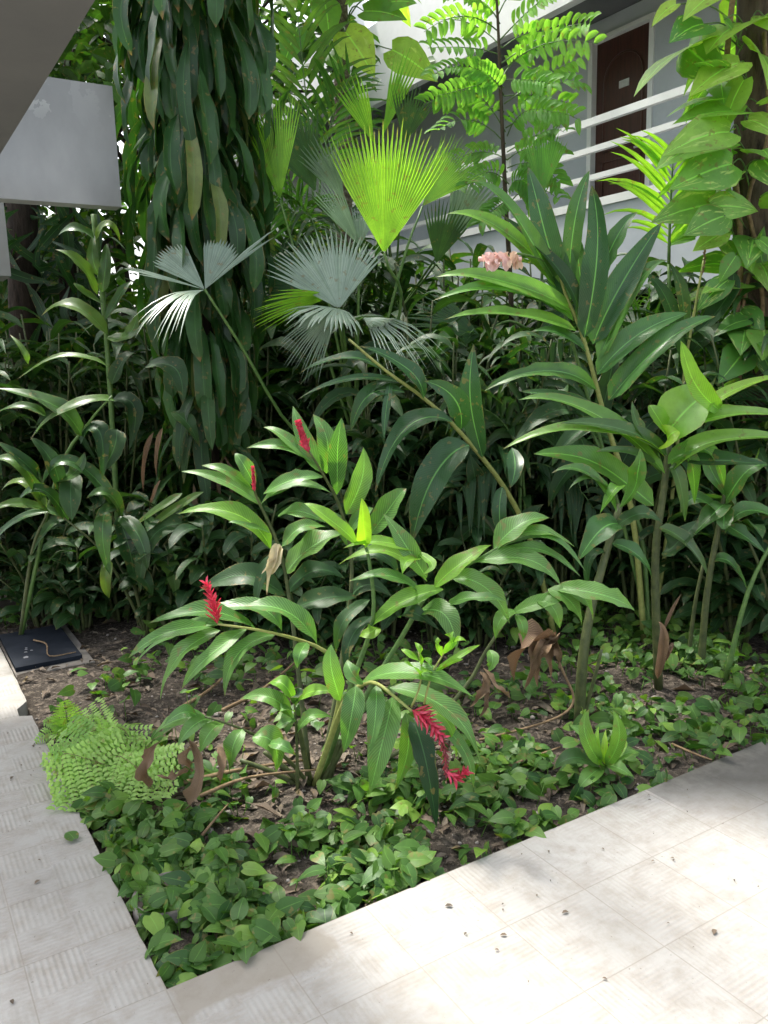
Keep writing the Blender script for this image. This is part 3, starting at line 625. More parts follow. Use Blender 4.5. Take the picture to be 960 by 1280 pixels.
# ================================================================ SHELL GINGER
base = P(806, 792, 4.6); base[2] = -.05
sg = thing('shell_ginger', 'tall shell ginger with long dark glossy leaves fanned out below the white railing', 'plant', base)
k1 = px_tube([(806, 792), (790, 640), (757, 525), (730, 425), (707, 368), (700, 345)], (.018, .006), [4.6, 4.6, 4.55, 4.5, 4.46, 4.44], M['stemy'], 'cane', sg)
px_leaves([(710, 378, 690, 285, 660, 202, 40, dict(face=1., tint=(.2, 0, .5))), (730, 422, 740, 318, 740, 222, 38, dict(face=1., tint=(.1, 0, .5))), (741, 430, 774, 350, 827, 275, 40, dict(face=.9, tint=(.15, 0, .3))),
 (748, 452, 792, 360, 837, 312, 26), (737, 390, 765, 310, 797, 265, 30), (712, 340, 715, 268, 737, 212, 27), (703, 362, 650, 262, 589, 207, 27), (698, 362, 635, 290, 558, 256, 30, dict(face=.7, M='shellb', tint=(1, .7, .5))),
 (714, 390, 638, 338, 545, 331, 29, dict(face=.7, M='shellb', tint=(1, .55, .5))), (715, 402, 643, 368, 540, 368, 25, dict(face=.7, M='shellb')), (719, 415, 645, 394, 556, 388, 24, dict(face=.7, M='shellb', tint=(1, .6, .3))), (712, 395, 665, 370, 640, 350, 20),
 (746, 487, 680, 458, 605, 475, 27, dict(face=.8)), (760, 500, 825, 425, 895, 384, 32, dict(face=.7)), (746, 468, 798, 415, 860, 389, 32, dict(face=.8)), (752, 516, 705, 500, 650, 484, 18), (758, 528, 720, 540, 690, 575, 22, dict(M='dark')),
 (733, 440, 700, 420, 664, 415, 20), (728, 410, 735, 330, 712, 275, 26), (726, 400, 690, 330, 625, 268, 24, dict(M='dark'))],
 M['shell'], k1, 4.48, shape='blade', n=14, fold=.22, wave=.03)
k2 = px_tube([(812, 794), (800, 660), (757, 575), (726, 518), (690, 500)], (.015, .006), [4.62, 4.72, 4.8, 4.85, 4.85], M['stem'], 'cane', sg)
px_leaves([(757, 560, 712, 582, 684, 625, 30), (770, 600, 800, 540, 850, 500, 28), (745, 545, 760, 480, 772, 420, 26), (730, 520, 690, 520, 640, 548, 24), (780, 625, 820, 590, 870, 590, 26)], M['dark'], k2, 4.8, n=11)
k3 = px_tube([(815, 790), (838, 640), (855, 470), (868, 390), (880, 322)], (.014, .005), [4.7, 4.75, 4.8, 4.8, 4.8], M['stemy'], 'dry_stalk', sg)
mb = MB(); spike(mb, [P(877, 345, 4.8), P(880, 330, 4.8), P(881, 316, 4.8)], .03, 16, .014, up=1.2); mb.build('dry_flower_head', M['dead'], k3)
px_leaves([(858, 465, 835, 380, 800, 330, 22), (862, 440, 845, 370, 838, 318, 20), (866, 420, 905, 370, 915, 330, 22), (858, 455, 890, 420, 935, 405, 24)], M['dark'], k3, 4.85)
k4 = px_tube([(815, 794), (770, 620), (716, 430), (690, 340), (655, 318), (628, 322)], (.012, .004), [4.62, 4.66, 4.64, 4.5, 4.3, 4.16], M['stem'], 'flower_stalk', sg)
mb = MB()
tube(mb, [P(u, 324, 4.14) for u in (598, 612, 630, 652)], .012)
for i in range(44):
    q = P(rng.uniform(600, 650), rng.uniform(314, 330), 4.12+rng.uniform(-.03, .02)); d = nv([rng.normal(0, .5), rng.normal(0, .5), -1.]); L = rng.uniform(.035, .055)
    leaf(mb, q, q+d*L*.5, q+d*L, .026, toward_cam(q)+rng.normal(0, .5, 3), 'oval', fold=.5, n=5, m=2, tint=(rng.uniform(.3, 1), .8 if q[0] > P(634, 320, 4.1)[0] else .05, rng.uniform()))
mb.build('flower_cluster', M['pink'], k4)

# ================================================================ ARCHING DARK PLANT IN THE MIDDLE
base = P(694, 785, 4.7); base[2] = -.05
ag = thing('arching_ginger', 'dark ginger with one long arching cane and broad blue green leaves behind the red ginger', 'plant', base)
a1 = px_tube([(694, 785), (668, 690), (632, 612), (574, 539), (530, 498), (483, 464), (436, 424)], (.018, .006), [4.7, 4.62, 4.5, 4.38, 4.3, 4.22, 4.15], M['stemy'], 'cane', ag)
px_leaves([(603, 572, 601, 498, 592, 426, 35, dict(face=1., D=4.42)), (576, 536, 566, 498, 530, 468, 38, dict(face=.9)), (565, 528, 512, 536, 470, 612, 32), (586, 558, 545, 590, 514, 672, 48, dict(D=4.36)), (506, 490, 462, 494, 438, 540, 25),
 (506, 477, 442, 470, 370, 487, 11), (484, 465, 430, 445, 372, 461, 17), (530, 498, 505, 460, 449, 426, 24), (500, 478, 478, 480, 462, 494, 14, dict(M='strap')), (628, 608, 624, 640, 628, 672, 22), (640, 560, 645, 585, 637, 608, 24), (490, 470, 482, 515, 480, 548, 12)],
 M['shell'], a1, 4.28, tint=(.15, 0., .5))
a2 = px_tube([(690, 785), (640, 700), (600, 640), (560, 590)], (.015, .006), [4.72, 4.85, 4.95, 5.0], M['cane'], 'cane', ag)
px_leaves([(600, 640, 585, 600, 588, 560, 30), (575, 610, 540, 600, 505, 640, 30), (620, 670, 590, 660, 560, 700, 30), (640, 700, 655, 660, 680, 630, 26)], M['dark'], a2, 4.92)

# ================================================================ NEAR-SIDE STRAP GINGER (beside the front path)
base = P(824, 850, 3.9); base[2] = -.05
ng = thing('tall_ginger', 'tall ginger with bare dark cane and a bright rosette of broad strap leaves on top', 'plant', base)
n1 = px_tube([(824, 850), (819, 702), (830, 610), (836, 556)], (.022, .014), 3.9, M['cane'], 'cane', ng)
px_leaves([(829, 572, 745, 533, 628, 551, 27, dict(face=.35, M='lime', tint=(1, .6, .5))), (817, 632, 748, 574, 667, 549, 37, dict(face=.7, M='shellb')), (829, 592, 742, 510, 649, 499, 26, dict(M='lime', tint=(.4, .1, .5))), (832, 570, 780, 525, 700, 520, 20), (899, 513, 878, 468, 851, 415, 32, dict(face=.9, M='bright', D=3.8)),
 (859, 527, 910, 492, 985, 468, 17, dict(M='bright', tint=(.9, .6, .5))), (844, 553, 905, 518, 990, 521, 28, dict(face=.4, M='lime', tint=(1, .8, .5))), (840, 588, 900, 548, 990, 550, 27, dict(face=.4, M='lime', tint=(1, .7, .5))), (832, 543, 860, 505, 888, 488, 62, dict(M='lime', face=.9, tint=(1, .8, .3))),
 (834, 545, 822, 520, 812, 505, 28, dict(M='bright')), (832, 557, 838, 545, 848, 538, 28, dict(M='bright', tint=(1, 1, .5), face=.9)), (835, 580, 862, 572, 868, 628, 24, dict(M='bright', tint=(0, 0, .5))), (838, 575, 885, 560, 905, 606, 25, dict(M='bright', tint=(0, 0, .5))), (838, 585, 850, 600, 856, 652, 22, dict(tint=(1, .2, .5))),
 (828, 575, 800, 540, 790, 500, 20), (845, 570, 900, 580, 960, 575, 26, dict(tint=(.3, 0, .5))), (826, 592, 790, 565, 745, 560, 18), (830, 690, 850, 680, 874, 645, 34, dict(M='dark')), (824, 660, 860, 680, 884, 718, 22)],
 M['strap'], n1, 3.85, shape='blade', fold=.22, wave=.03, n=14)
n2 = px_tube([(876, 832), (884, 740), (902, 640), (908, 610)], (.02, .010), 4.1, M['cane'], 'cane', ng)
px_leaves([(905, 632, 890, 640, 860, 670, 24), (906, 628, 905, 650, 905, 662, 28), (975, 655, 938, 640, 906, 661, 25), (905, 630, 930, 590, 960, 580, 28), (908, 620, 890, 590, 880, 560, 24), (900, 650, 930, 670, 962, 690, 24), (902, 645, 870, 620, 850, 640, 24), (890, 700, 915, 705, 935, 740, 22)], M['shell'], n2, 4.1)
n3 = px_tube([(906, 842), (935, 740), (975, 660)], (.015, .008), 3.95, M['stem'], 'cane', ng)
n4 = px_tube([(860, 820), (868, 760), (880, 700)], (.012, .008), 4.2, M['cane'], 'cane', ng)
mb = MB(); px_leaf(mb, (822, 848, 826, 800, 823, 770, 14), 3.86, 3.86, fold=.9, wave=.2); px_leaf(mb, (830, 790, 845, 765, 852, 740, 5), 3.86, 3.9, fold=.6); px_leaf(mb, (828, 835, 838, 815, 842, 800, 9), 3.86, 3.86, fold=.6); mb.build('dead_sheath', M['dead'], n1)

# thick green cane plant
base = P(724, 896, 3.52); base[2] = -.05
tc = thing('thick_cane_ginger', 'ginger with a single thick green cane rising beside the withered palm leaf', 'plant', base)
t1 = px_tube([(724, 896), (728, 830), (738, 765), (758, 690), (775, 630)], (.026, .014), [3.52, 3.52, 3.55, 3.6, 3.65], M['cane'], 'cane', tc)
px_leaves([(776, 655, 752, 664, 722, 700, 36, dict(face=.8)), (770, 640, 735, 590, 690, 585, 18), (772, 625, 740, 600, 711, 606, 8, dict(M='strap')), (775, 610, 768, 612, 750, 640, 18, dict(M='bright', tint=(0, 0, .5))), (775, 635, 800, 600, 800, 560, 24), (765, 680, 795, 690, 815, 720, 20), (760, 690, 740, 700, 735, 740, 12, dict(M='dark')), (768, 660, 800, 640, 830, 650, 22, dict(M='dark'))],
 M['shell'], t1, 3.6)
px_tube([(727, 865), (745, 840), (752, 812)], (.010, .006), 3.52, M['cane'], 'side_shoot', tc)

# rosette by the path
base = P(755, 962, 3.02); base[2] = -.05
ro = thing('rosette_plant', 'bright green leafy rosette at the edge of the front path', 'plant', base)
px_leaves([(754, 957, 742, 915, 737, 880, 24, dict(face=.9)), (757, 957, 766, 920, 766, 886, 20, dict(face=.9)), (752, 955, 735, 925, 712, 907, 19), (758, 955, 775, 938, 783, 925, 11, dict(tint=(1, .8, .5))), (750, 958, 718, 948, 690, 960, 22, dict(M='dark')), (756, 955, 755, 935, 757, 912, 10, dict(M='bright', tint=(1, 1, .5), face=.9)),
 (758, 958, 775, 960, 795, 972, 18), (752, 960, 735, 968, 722, 985, 18), (757, 958, 780, 945, 800, 940, 14), (754, 957, 750, 935, 748, 905, 14, dict(M='bright'))], M['ginger'], ro, 3.02, tint=(.9, .35, .5))

# ================================================================ STRAP-LEAVED PLANTS (path side, middle distance)
base = P(182, 775, 4.95); base[2] = -.05
l1 = thing('strap_lily', 'dark strap leaved lily with hanging leaves below the hanging dracaena foliage', 'plant', base)
px_tube([(182, 775), (160, 745), (128, 690), (80, 647)], (.012, .005), [4.95, 4.9, 4.85, 4.8], M['cane'], 'stem', l1)
px_tube([(182, 775), (190, 730), (200, 690), (228, 650)], (.014, .006), [4.95, 4.9, 4.88, 4.85], M['cane'], 'stem', l1)
px_tube([(182, 775), (165, 720), (148, 665), (135, 632)], (.014, .006), [4.95, 4.9, 4.85, 4.8], M['cane'], 'stem', l1)
px_leaves([(134, 632, 131, 668, 137, 712, 24, dict(tint=(.9, .1, .5), face=.9)), (148, 646, 157, 690, 168, 731, 26), (150, 645, 172, 672, 184, 709, 22), (240, 658, 198, 672, 175, 733, 32, dict(M='dark')), (254, 614, 205, 642, 168, 677, 12, dict(tint=(1, .4, .5))), (228, 616, 195, 640, 158, 660, 11, dict(tint=(1, .4, .5))),
 (195, 700, 212, 710, 219, 742, 28), (137, 700, 133, 725, 136, 747, 17, dict(tint=(.4, .9, .5))), (149, 640, 92, 578, 52, 606, 17), (90, 592, 89, 620, 90, 650, 32, dict(M='dark')), (228, 650, 250, 640, 270, 655, 20, dict(M='dark')), (240, 640, 262, 650, 241, 714, 16), (152, 645, 135, 615, 108, 622, 16),
 (82, 648, 50, 640, 10, 652, 12), (80, 650, 60, 660, 40, 690, 14, dict(M='dark')), (85, 652, 55, 612, 20, 625, 16), (160, 720, 180, 720, 190, 745, 20, dict(M='dark'))], M['strap'], l1, 4.85, shape='blade')
base = P(20, 760, 4.9); base[2] = -.05
l2 = thing('arching_lily', 'arching strap leaved lily at the garden edge beside the path', 'plant', base)
px_tube([(20, 760), (40, 690), (60, 640)], (.014, .006), [4.9, 4.85, 4.8], M['cane'], 'stem', l2)
px_tube([(20, 760), (70, 600), (110, 530), (140, 495)], (.014, .005), [4.9, 4.85, 4.8, 4.78], M['stem'], 'stem', l2)
px_leaves([(58, 637, 30, 603, 1, 612, 12, dict(tint=(.9, .6, .5))), (52, 602, 28, 575, -4, 548, 18, dict(M='dark')), (75, 613, 60, 575, 37, 541, 19, dict(M='dark')), (134, 459, 85, 447, 20, 471, 12, dict(tint=(1, .4, .5), face=.3)), (143, 502, 88, 504, 38, 542, 20, dict(tint=(.9, .3, .5), face=.4)), (104, 545, 60, 505, -6, 478, 24, dict(tint=(.8, .1, .5))),
 (58, 520, 30, 508, -6, 513, 13), (36, 456, 28, 438, 12, 415, 8, dict(tint=(1, .4, .5))), (146, 537, 138, 560, 125, 590, 32, dict(M='dark', face=1.)), (100, 555, 120, 540, 128, 600, 24, dict(M='dark')), (60, 640, 10, 660, -20, 700, 14), (55, 630, 25, 580, -15, 575, 18, dict(tint=(.8, .2, .5))), (70, 600, 95, 590, 105, 560, 20), (62, 640, 20, 630, -10, 640, 14, dict(tint=(.8, .3, .5)))],
 M['strap'], l2, 4.8, shape='blade')
base = P(150, 790, 5.3); base[2] = -.05; base[:2] = P(150, 740, 5.4)[:2]
l3 = thing('tall_cane_lily', 'tall thin caned plant with pale curved strap leaves under the pale parapet', 'plant', base)
bb = P(150, 740, 5.4); bb[2] = -.06
mb = MB(); tube(mb, [bb, P(142, 560, 5.4), P(133, 420, 5.4), P(124, 330, 5.4), P(117, 268, 5.4)], [.02, .018, .016, .02, .018]); s3 = mb.build('stem', M['stem'], l3)
px_leaves([(122, 368, 100, 330, 69, 311, 18, dict(tint=(1, .4, .5))), (134, 418, 95, 380, 50, 389, 20, dict(tint=(1, .45, .5), face=.4)), (124, 345, 122, 320, 117, 285, 16), (128, 365, 128, 330, 133, 300, 18), (132, 400, 150, 370, 165, 345, 16), (135, 420, 160, 420, 172, 390, 20), (120, 300, 135, 280, 150, 300, 12, dict(tint=(1, .6, .5))), (118, 298, 95, 285, 72, 290, 16), (130, 380, 105, 365, 92, 350, 12), (140, 480, 150, 450, 170, 440, 26, dict(M='dark')), (140, 500, 165, 510, 160, 560, 22, dict(M='dark'))],
 M['strap'], l3, 5.35, shape='blade')

# ================================================================ DRACAENA TREE WITH HANGING LEAVES
base = P(262, 735, 5.3); base[2] = -.05
dt = thing('hanging_dracaena', 'tall dracaena tree wrapped in dense dark hanging strap leaves', 'tree', base)
axis = [P(262, 735, 5.3), P(262, 560, 5.3), P(255, 400, 5.3), P(245, 200, 5.3), P(240, -60, 5.3), P(238, -240, 5.3)]; axis[0][2] = -.06
mb = MB(); tube(mb, axis, [.07, .065, .06, .05, .045, .04]); mb.build('trunk', M['barkd'], dt)
mb = MB()
for i in range(570):
    t = rng.uniform(0, 1)**.85
    tier = round(t*15)/15; v0 = -260 + (tier+rng.normal(0, .012))*740; u0 = 240 + 24*max(0, (v0-150)/400)
    c = P(u0, v0, 5.3)
    a = rng.uniform(0, 2*math.pi); rad = (.42 if v0 < 250 else .40-.25*(v0-250)/300)*rng.uniform(.35, 1.05)
    d = np.array([math.cos(a), math.sin(a), 0]); L = rng.uniform(.32, .50)
    q = c + d*.06; k = c + d*rad + UP*rng.uniform(.02, .10)
    tip = c + d*(rad*1.08) - UP*L
    leaf(mb, k-d*.10+UP*.02, c+d*rad*1.06-UP*L*.42, tip, rng.uniform(.078, .120), d+UP*.1+rng.normal(0, .25, 3), 'drac', fold=.2, wave=.09, twist=rng.uniform(-.8, .8), n=9, m=4,
         tint=(rng.uniform(.0, 1.), (rng.uniform(.5, 1) if rng.random() < .05 else 0), rng.uniform()))
mb.build('foliage', M['drac'], dt)
mb = MB()
for r in ((192, 540, 182, 575, 179, 615, 8), (203, 535, 199, 560, 195, 595, 7), (200, 600, 192, 618, 186, 640, 5)): px_leaf(mb, r, 5.0, 5.0, fold=.7, wave=.2)
for i in range(12):
    c = P(265+rng.uniform(-25, 25), rng.uniform(560, 640), 5.3+rng.uniform(-.15, .15)); leaf(mb, c, c-UP*.2+rng.normal(0, .03, 3), c-UP*.45, .05, rng.normal(0, 1, 3), 'drac', fold=.5, wave=.2)
mb.build('dead_leaves', M['dead'], dt)
mb = MB()
for i in range(46):
    v0 = rng.uniform(470, 640); c = P(264, v0, 5.3); a = rng.uniform(0, 6.28); d = np.array([math.cos(a), math.sin(a), 0]); rad = rng.uniform(.12, .4); L = rng.uniform(.35, .55)
    leaf(mb, c+d*.05, c+d*rad*.9-UP*L*.3, c+d*rad*1.1-UP*L, rng.uniform(.06, .10), d+UP*.2, 'drac', fold=.14, n=9)
mb.build('lower_foliage', M['dark'], dt)
px_l = MB(); px_leaf(px_l, (182, 460, 215, 462, 228, 505, 26), 5.0, 4.9); px_leaf(px_l, (217, 515, 232, 528, 250, 556, 22), 5.0, 4.95); px_l.build('foliage', M['dark'], dt)

# ================================================================ FAN PALMS
base = P(466, 700, 6.0); base[2] = -.05; base[:2] = P(466, 640, 5.5)[:2]
fp = thing('fan_palm', 'fan palm with one glowing lime fan held upright and silvery drooping fans', 'palm', base)
hub0 = P(446, 560, 5.6)
mb = MB(); tube(mb, [np.array([base[0], base[1], -.06]), (base+hub0)/2, hub0], [.06, .055, .045], ns=9); mb.build('trunk', M['barkd'], fp)
def frond(hub, stalk, fans, mat, parent=fp, rs=(.012, .007)):
    """one leaf: a petiole through stalk points to hub, with its pleated blade as a child"""
    mb = MB(); tube(mb, list(stalk)+[hub], np.linspace(*rs, len(stalk)+1), ns=6); pt = mb.build('petiole', M['stem'], parent)
    mb = MB()
    for kw in fans:
        fan(mb, hub, **kw)
    return mb.build('blade', mat, pt)
# glowing upright fan
h = P(480, 317, 5.0); tp = P(487, 158, 4.95)
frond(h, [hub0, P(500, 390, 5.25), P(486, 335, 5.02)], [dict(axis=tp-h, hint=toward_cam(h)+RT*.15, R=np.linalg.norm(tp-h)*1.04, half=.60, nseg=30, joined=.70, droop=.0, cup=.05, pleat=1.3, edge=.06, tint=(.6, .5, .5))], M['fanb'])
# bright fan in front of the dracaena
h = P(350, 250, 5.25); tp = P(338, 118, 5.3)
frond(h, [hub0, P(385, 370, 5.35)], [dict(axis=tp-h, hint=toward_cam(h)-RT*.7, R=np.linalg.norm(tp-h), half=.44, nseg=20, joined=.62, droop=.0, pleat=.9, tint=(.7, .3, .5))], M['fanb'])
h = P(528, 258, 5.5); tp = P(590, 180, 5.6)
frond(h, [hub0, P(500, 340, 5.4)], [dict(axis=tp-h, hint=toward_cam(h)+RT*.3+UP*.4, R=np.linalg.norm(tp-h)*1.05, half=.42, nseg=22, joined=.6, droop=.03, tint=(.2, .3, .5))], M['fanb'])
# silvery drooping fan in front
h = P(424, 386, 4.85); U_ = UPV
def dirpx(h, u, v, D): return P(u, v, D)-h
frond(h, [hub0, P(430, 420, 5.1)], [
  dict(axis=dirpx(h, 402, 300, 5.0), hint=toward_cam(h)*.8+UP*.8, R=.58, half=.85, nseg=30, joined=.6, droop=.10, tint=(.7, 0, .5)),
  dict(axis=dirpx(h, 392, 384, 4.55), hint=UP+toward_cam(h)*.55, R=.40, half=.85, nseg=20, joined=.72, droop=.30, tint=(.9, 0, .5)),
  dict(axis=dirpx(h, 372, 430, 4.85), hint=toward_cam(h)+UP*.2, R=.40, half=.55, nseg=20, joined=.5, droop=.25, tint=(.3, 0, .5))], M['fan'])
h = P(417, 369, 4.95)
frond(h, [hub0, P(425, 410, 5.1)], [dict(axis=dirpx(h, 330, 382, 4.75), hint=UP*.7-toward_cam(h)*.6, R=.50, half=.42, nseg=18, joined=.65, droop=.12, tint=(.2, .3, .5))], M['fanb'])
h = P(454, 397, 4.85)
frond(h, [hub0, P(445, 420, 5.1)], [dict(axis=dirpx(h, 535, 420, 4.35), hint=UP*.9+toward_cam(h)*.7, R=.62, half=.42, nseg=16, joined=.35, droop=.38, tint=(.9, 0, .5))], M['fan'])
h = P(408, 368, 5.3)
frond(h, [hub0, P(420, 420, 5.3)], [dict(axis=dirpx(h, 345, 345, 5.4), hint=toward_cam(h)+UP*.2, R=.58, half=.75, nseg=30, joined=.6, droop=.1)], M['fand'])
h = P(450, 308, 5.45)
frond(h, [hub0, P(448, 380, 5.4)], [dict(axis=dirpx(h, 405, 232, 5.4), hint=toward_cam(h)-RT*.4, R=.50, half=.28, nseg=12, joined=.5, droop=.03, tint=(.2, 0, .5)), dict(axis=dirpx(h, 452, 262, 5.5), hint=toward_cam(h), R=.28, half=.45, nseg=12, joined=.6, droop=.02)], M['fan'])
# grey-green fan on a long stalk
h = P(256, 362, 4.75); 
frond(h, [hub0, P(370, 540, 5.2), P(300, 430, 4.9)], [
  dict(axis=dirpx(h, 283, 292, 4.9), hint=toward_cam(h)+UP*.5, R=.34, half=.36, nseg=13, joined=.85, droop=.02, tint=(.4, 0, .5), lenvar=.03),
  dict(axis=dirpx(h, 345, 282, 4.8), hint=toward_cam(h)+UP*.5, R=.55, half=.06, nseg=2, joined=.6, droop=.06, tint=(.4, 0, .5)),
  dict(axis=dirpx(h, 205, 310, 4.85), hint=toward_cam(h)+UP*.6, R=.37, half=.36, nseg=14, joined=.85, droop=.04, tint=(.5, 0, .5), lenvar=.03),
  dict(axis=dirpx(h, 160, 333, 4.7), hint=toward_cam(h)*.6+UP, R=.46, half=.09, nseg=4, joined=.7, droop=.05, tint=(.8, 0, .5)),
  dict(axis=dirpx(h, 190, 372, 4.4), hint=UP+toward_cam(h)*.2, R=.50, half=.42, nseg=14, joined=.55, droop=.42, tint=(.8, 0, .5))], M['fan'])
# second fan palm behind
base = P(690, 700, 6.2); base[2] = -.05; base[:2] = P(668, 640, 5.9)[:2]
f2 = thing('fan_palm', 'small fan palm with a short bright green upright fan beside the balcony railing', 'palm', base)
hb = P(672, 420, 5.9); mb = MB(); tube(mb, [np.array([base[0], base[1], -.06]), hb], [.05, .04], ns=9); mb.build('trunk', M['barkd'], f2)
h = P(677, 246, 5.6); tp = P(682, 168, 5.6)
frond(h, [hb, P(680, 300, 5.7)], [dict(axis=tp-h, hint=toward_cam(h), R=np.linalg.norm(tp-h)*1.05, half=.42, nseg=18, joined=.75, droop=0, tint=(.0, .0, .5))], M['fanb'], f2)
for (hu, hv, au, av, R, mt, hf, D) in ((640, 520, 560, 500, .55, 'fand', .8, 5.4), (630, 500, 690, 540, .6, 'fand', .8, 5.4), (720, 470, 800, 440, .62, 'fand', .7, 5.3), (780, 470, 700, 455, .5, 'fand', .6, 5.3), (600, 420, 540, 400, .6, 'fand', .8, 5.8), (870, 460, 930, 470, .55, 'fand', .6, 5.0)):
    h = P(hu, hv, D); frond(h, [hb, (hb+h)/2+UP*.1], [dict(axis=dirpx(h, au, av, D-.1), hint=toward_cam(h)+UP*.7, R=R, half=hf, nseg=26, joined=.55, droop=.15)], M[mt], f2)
# pleated leaves near the top
base = P(500, 700, 7.0); base[2] = -.05
f3 = thing('fan_palm', 'fan palm deep in the planting with yellow green tips beside the thin mottled trunk', 'palm', base)
hb = P(492, 400, 7.); mb = MB(); tube(mb, [np.array([base[0], base[1], -.06]), hb], [.06, .05], ns=9); mb.build('trunk', M['barkd'], f3)
for (hu, hv, au, av, R, hf, mt) in ((478, 170, 505, 88, .62, .22, 'fanb'), (468, 180, 440, 110, .5, .3, 'fanb'), (505, 180, 520, 110, .42, .5, 'fand'), (395, 240, 370, 180, .7, .5, 'fand'), (560, 300, 600, 230, .6, .5, 'fan'), (430, 250, 400, 190, .5, .4, 'fan'), (545, 330, 560, 270, .5, .5, 'fand')):
    h = P(hu, hv, 6.4); frond(h, [hb, (hb+h)/2], [dict(axis=dirpx(h, au, av, 6.3), hint=toward_cam(h)+rng.normal(0, .3, 3), R=R, half=hf, nseg=max(8, int(30*hf)), joined=.6, droop=.04)], M[mt], f3)

# ================================================================ ARECA PALMS
def areca(name, label, base, fr, mat, ll=.42, lw=.028, nl=16, stems=True):
    t = thing(name, label, 'palm', base)
    mbs = MB()
    for (pts, k) in fr:
        mb = MB(); st = MB(); pinnate(mb, st, pts, nl, ll*k, lw*k, toward_cam(pts[1])+UP*.5, ang=58, shape='need', droop=.22, rs=.011)
        r = st.build('rachis', M['stem'], t); mb.build('leaflets', mat, r)
    return t
base = P(836, 700, 5.6); base[2] = -.05; base[:2] = P(836, 640, 5.3)[:2]; bz = np.array([base[0], base[1], -.06])
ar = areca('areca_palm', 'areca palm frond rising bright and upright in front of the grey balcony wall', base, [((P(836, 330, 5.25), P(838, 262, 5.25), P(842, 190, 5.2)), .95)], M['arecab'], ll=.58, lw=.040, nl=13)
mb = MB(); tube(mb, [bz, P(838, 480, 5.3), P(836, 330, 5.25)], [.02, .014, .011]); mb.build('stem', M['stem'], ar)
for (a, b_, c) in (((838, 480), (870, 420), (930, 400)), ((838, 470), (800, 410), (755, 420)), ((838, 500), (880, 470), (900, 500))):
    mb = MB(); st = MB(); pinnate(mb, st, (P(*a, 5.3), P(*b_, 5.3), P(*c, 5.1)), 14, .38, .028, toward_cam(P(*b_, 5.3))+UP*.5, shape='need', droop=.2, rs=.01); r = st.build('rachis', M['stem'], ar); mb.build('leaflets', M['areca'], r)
base = P(648, 640, 5.0); base[2] = -.05; bz = np.array([base[0], base[1], -.06])
lo_ = thing('areca_palm', 'low areca palm with hanging dark leaflets between the arching cane and the tall ginger', 'palm', base)
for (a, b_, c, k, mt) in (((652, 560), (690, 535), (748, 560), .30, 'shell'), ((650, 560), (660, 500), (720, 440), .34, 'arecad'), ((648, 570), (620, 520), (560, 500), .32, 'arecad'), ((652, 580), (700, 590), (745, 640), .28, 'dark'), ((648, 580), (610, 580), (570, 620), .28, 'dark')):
    mb = MB(); st = MB(); q = P(*a, 4.98); tube(st, [bz, (bz+q)/2+rng.normal(0, .03, 3), q], [.012, .010, .008], ns=6)
    pinnate(mb, st, (q, P(*b_, 4.95), P(*c, 4.85)), 11, k, .042, toward_cam(q)+UP*.4, ang=62, shape='long', droop=.55, rs=.009); r = st.build('rachis', M['stem'], lo_); mb.build('leaflets', M[mt], r)
base = P(400, 700, 7.2); base[2] = -.05
A2 = areca('areca_palm', 'areca palm with bright upright leaflets between the dracaena tree and the thin mottled trunk', base, [((P(392, 260, 7.), P(385, 150, 7.), P(372, 20, 6.9)), 1.1), ((P(398, 260, 7.), P(410, 170, 7.), P(440, 90, 6.8)), .9), ((P(392, 280, 7.), P(350, 200, 7.), P(320, 130, 6.8)), .9), ((P(394, 300, 7.), P(360, 260, 6.8), P(320, 250, 6.6)), .8)], M['areca'], ll=.6, lw=.045, nl=13)
mb = MB(); tube(mb, [np.array([base[0], base[1], -.06]), P(394, 300, 7.)], [.05, .03]); mb.build('stem', M['stem'], A2)

# ================================================================ VINE-COVERED TREES
base = P(946, 760, 5.0); base[2] = -.05
vt = thing('vine_tree', 'brown tree trunk covered by a climbing vine with big yellow splashed leaves', 'tree', base)
tr_pts = [np.array([base[0], base[1], -.08]), P(948, 560, 5.0), P(944, 420, 5.0), P(940, 250, 5.0), P(943, 80, 5.0), P(946, -120, 5.0), P(950, -330, 5.)]
mb = MB(); tube(mb, tr_pts, [.13, .12, .11, .105, .10, .09, .08], ns=12); mb.build('trunk', M['bark'], vt)
mb = MB()
tube(mb, [P(918, 420, 4.86), P(926, 330, 4.87), P(921, 240, 4.86), P(912, 200, 4.86), P(905, 140, 4.86), P(912, 30, 4.86), P(925, -60, 4.86)], .016, ns=7)
tube(mb, [P(955, 430, 4.86), P(950, 330, 4.87), P(935, 250, 4.87), P(960, 170, 4.87), P(955, 40, 4.87)], .012, ns=6)
tube(mb, [P(933, 560, 4.86), P(925, 470, 4.87), P(929, 380, 4.86), P(948, 300, 4.86)], .010, ns=6)
vn = mb.build('vine', M['twig'], vt)
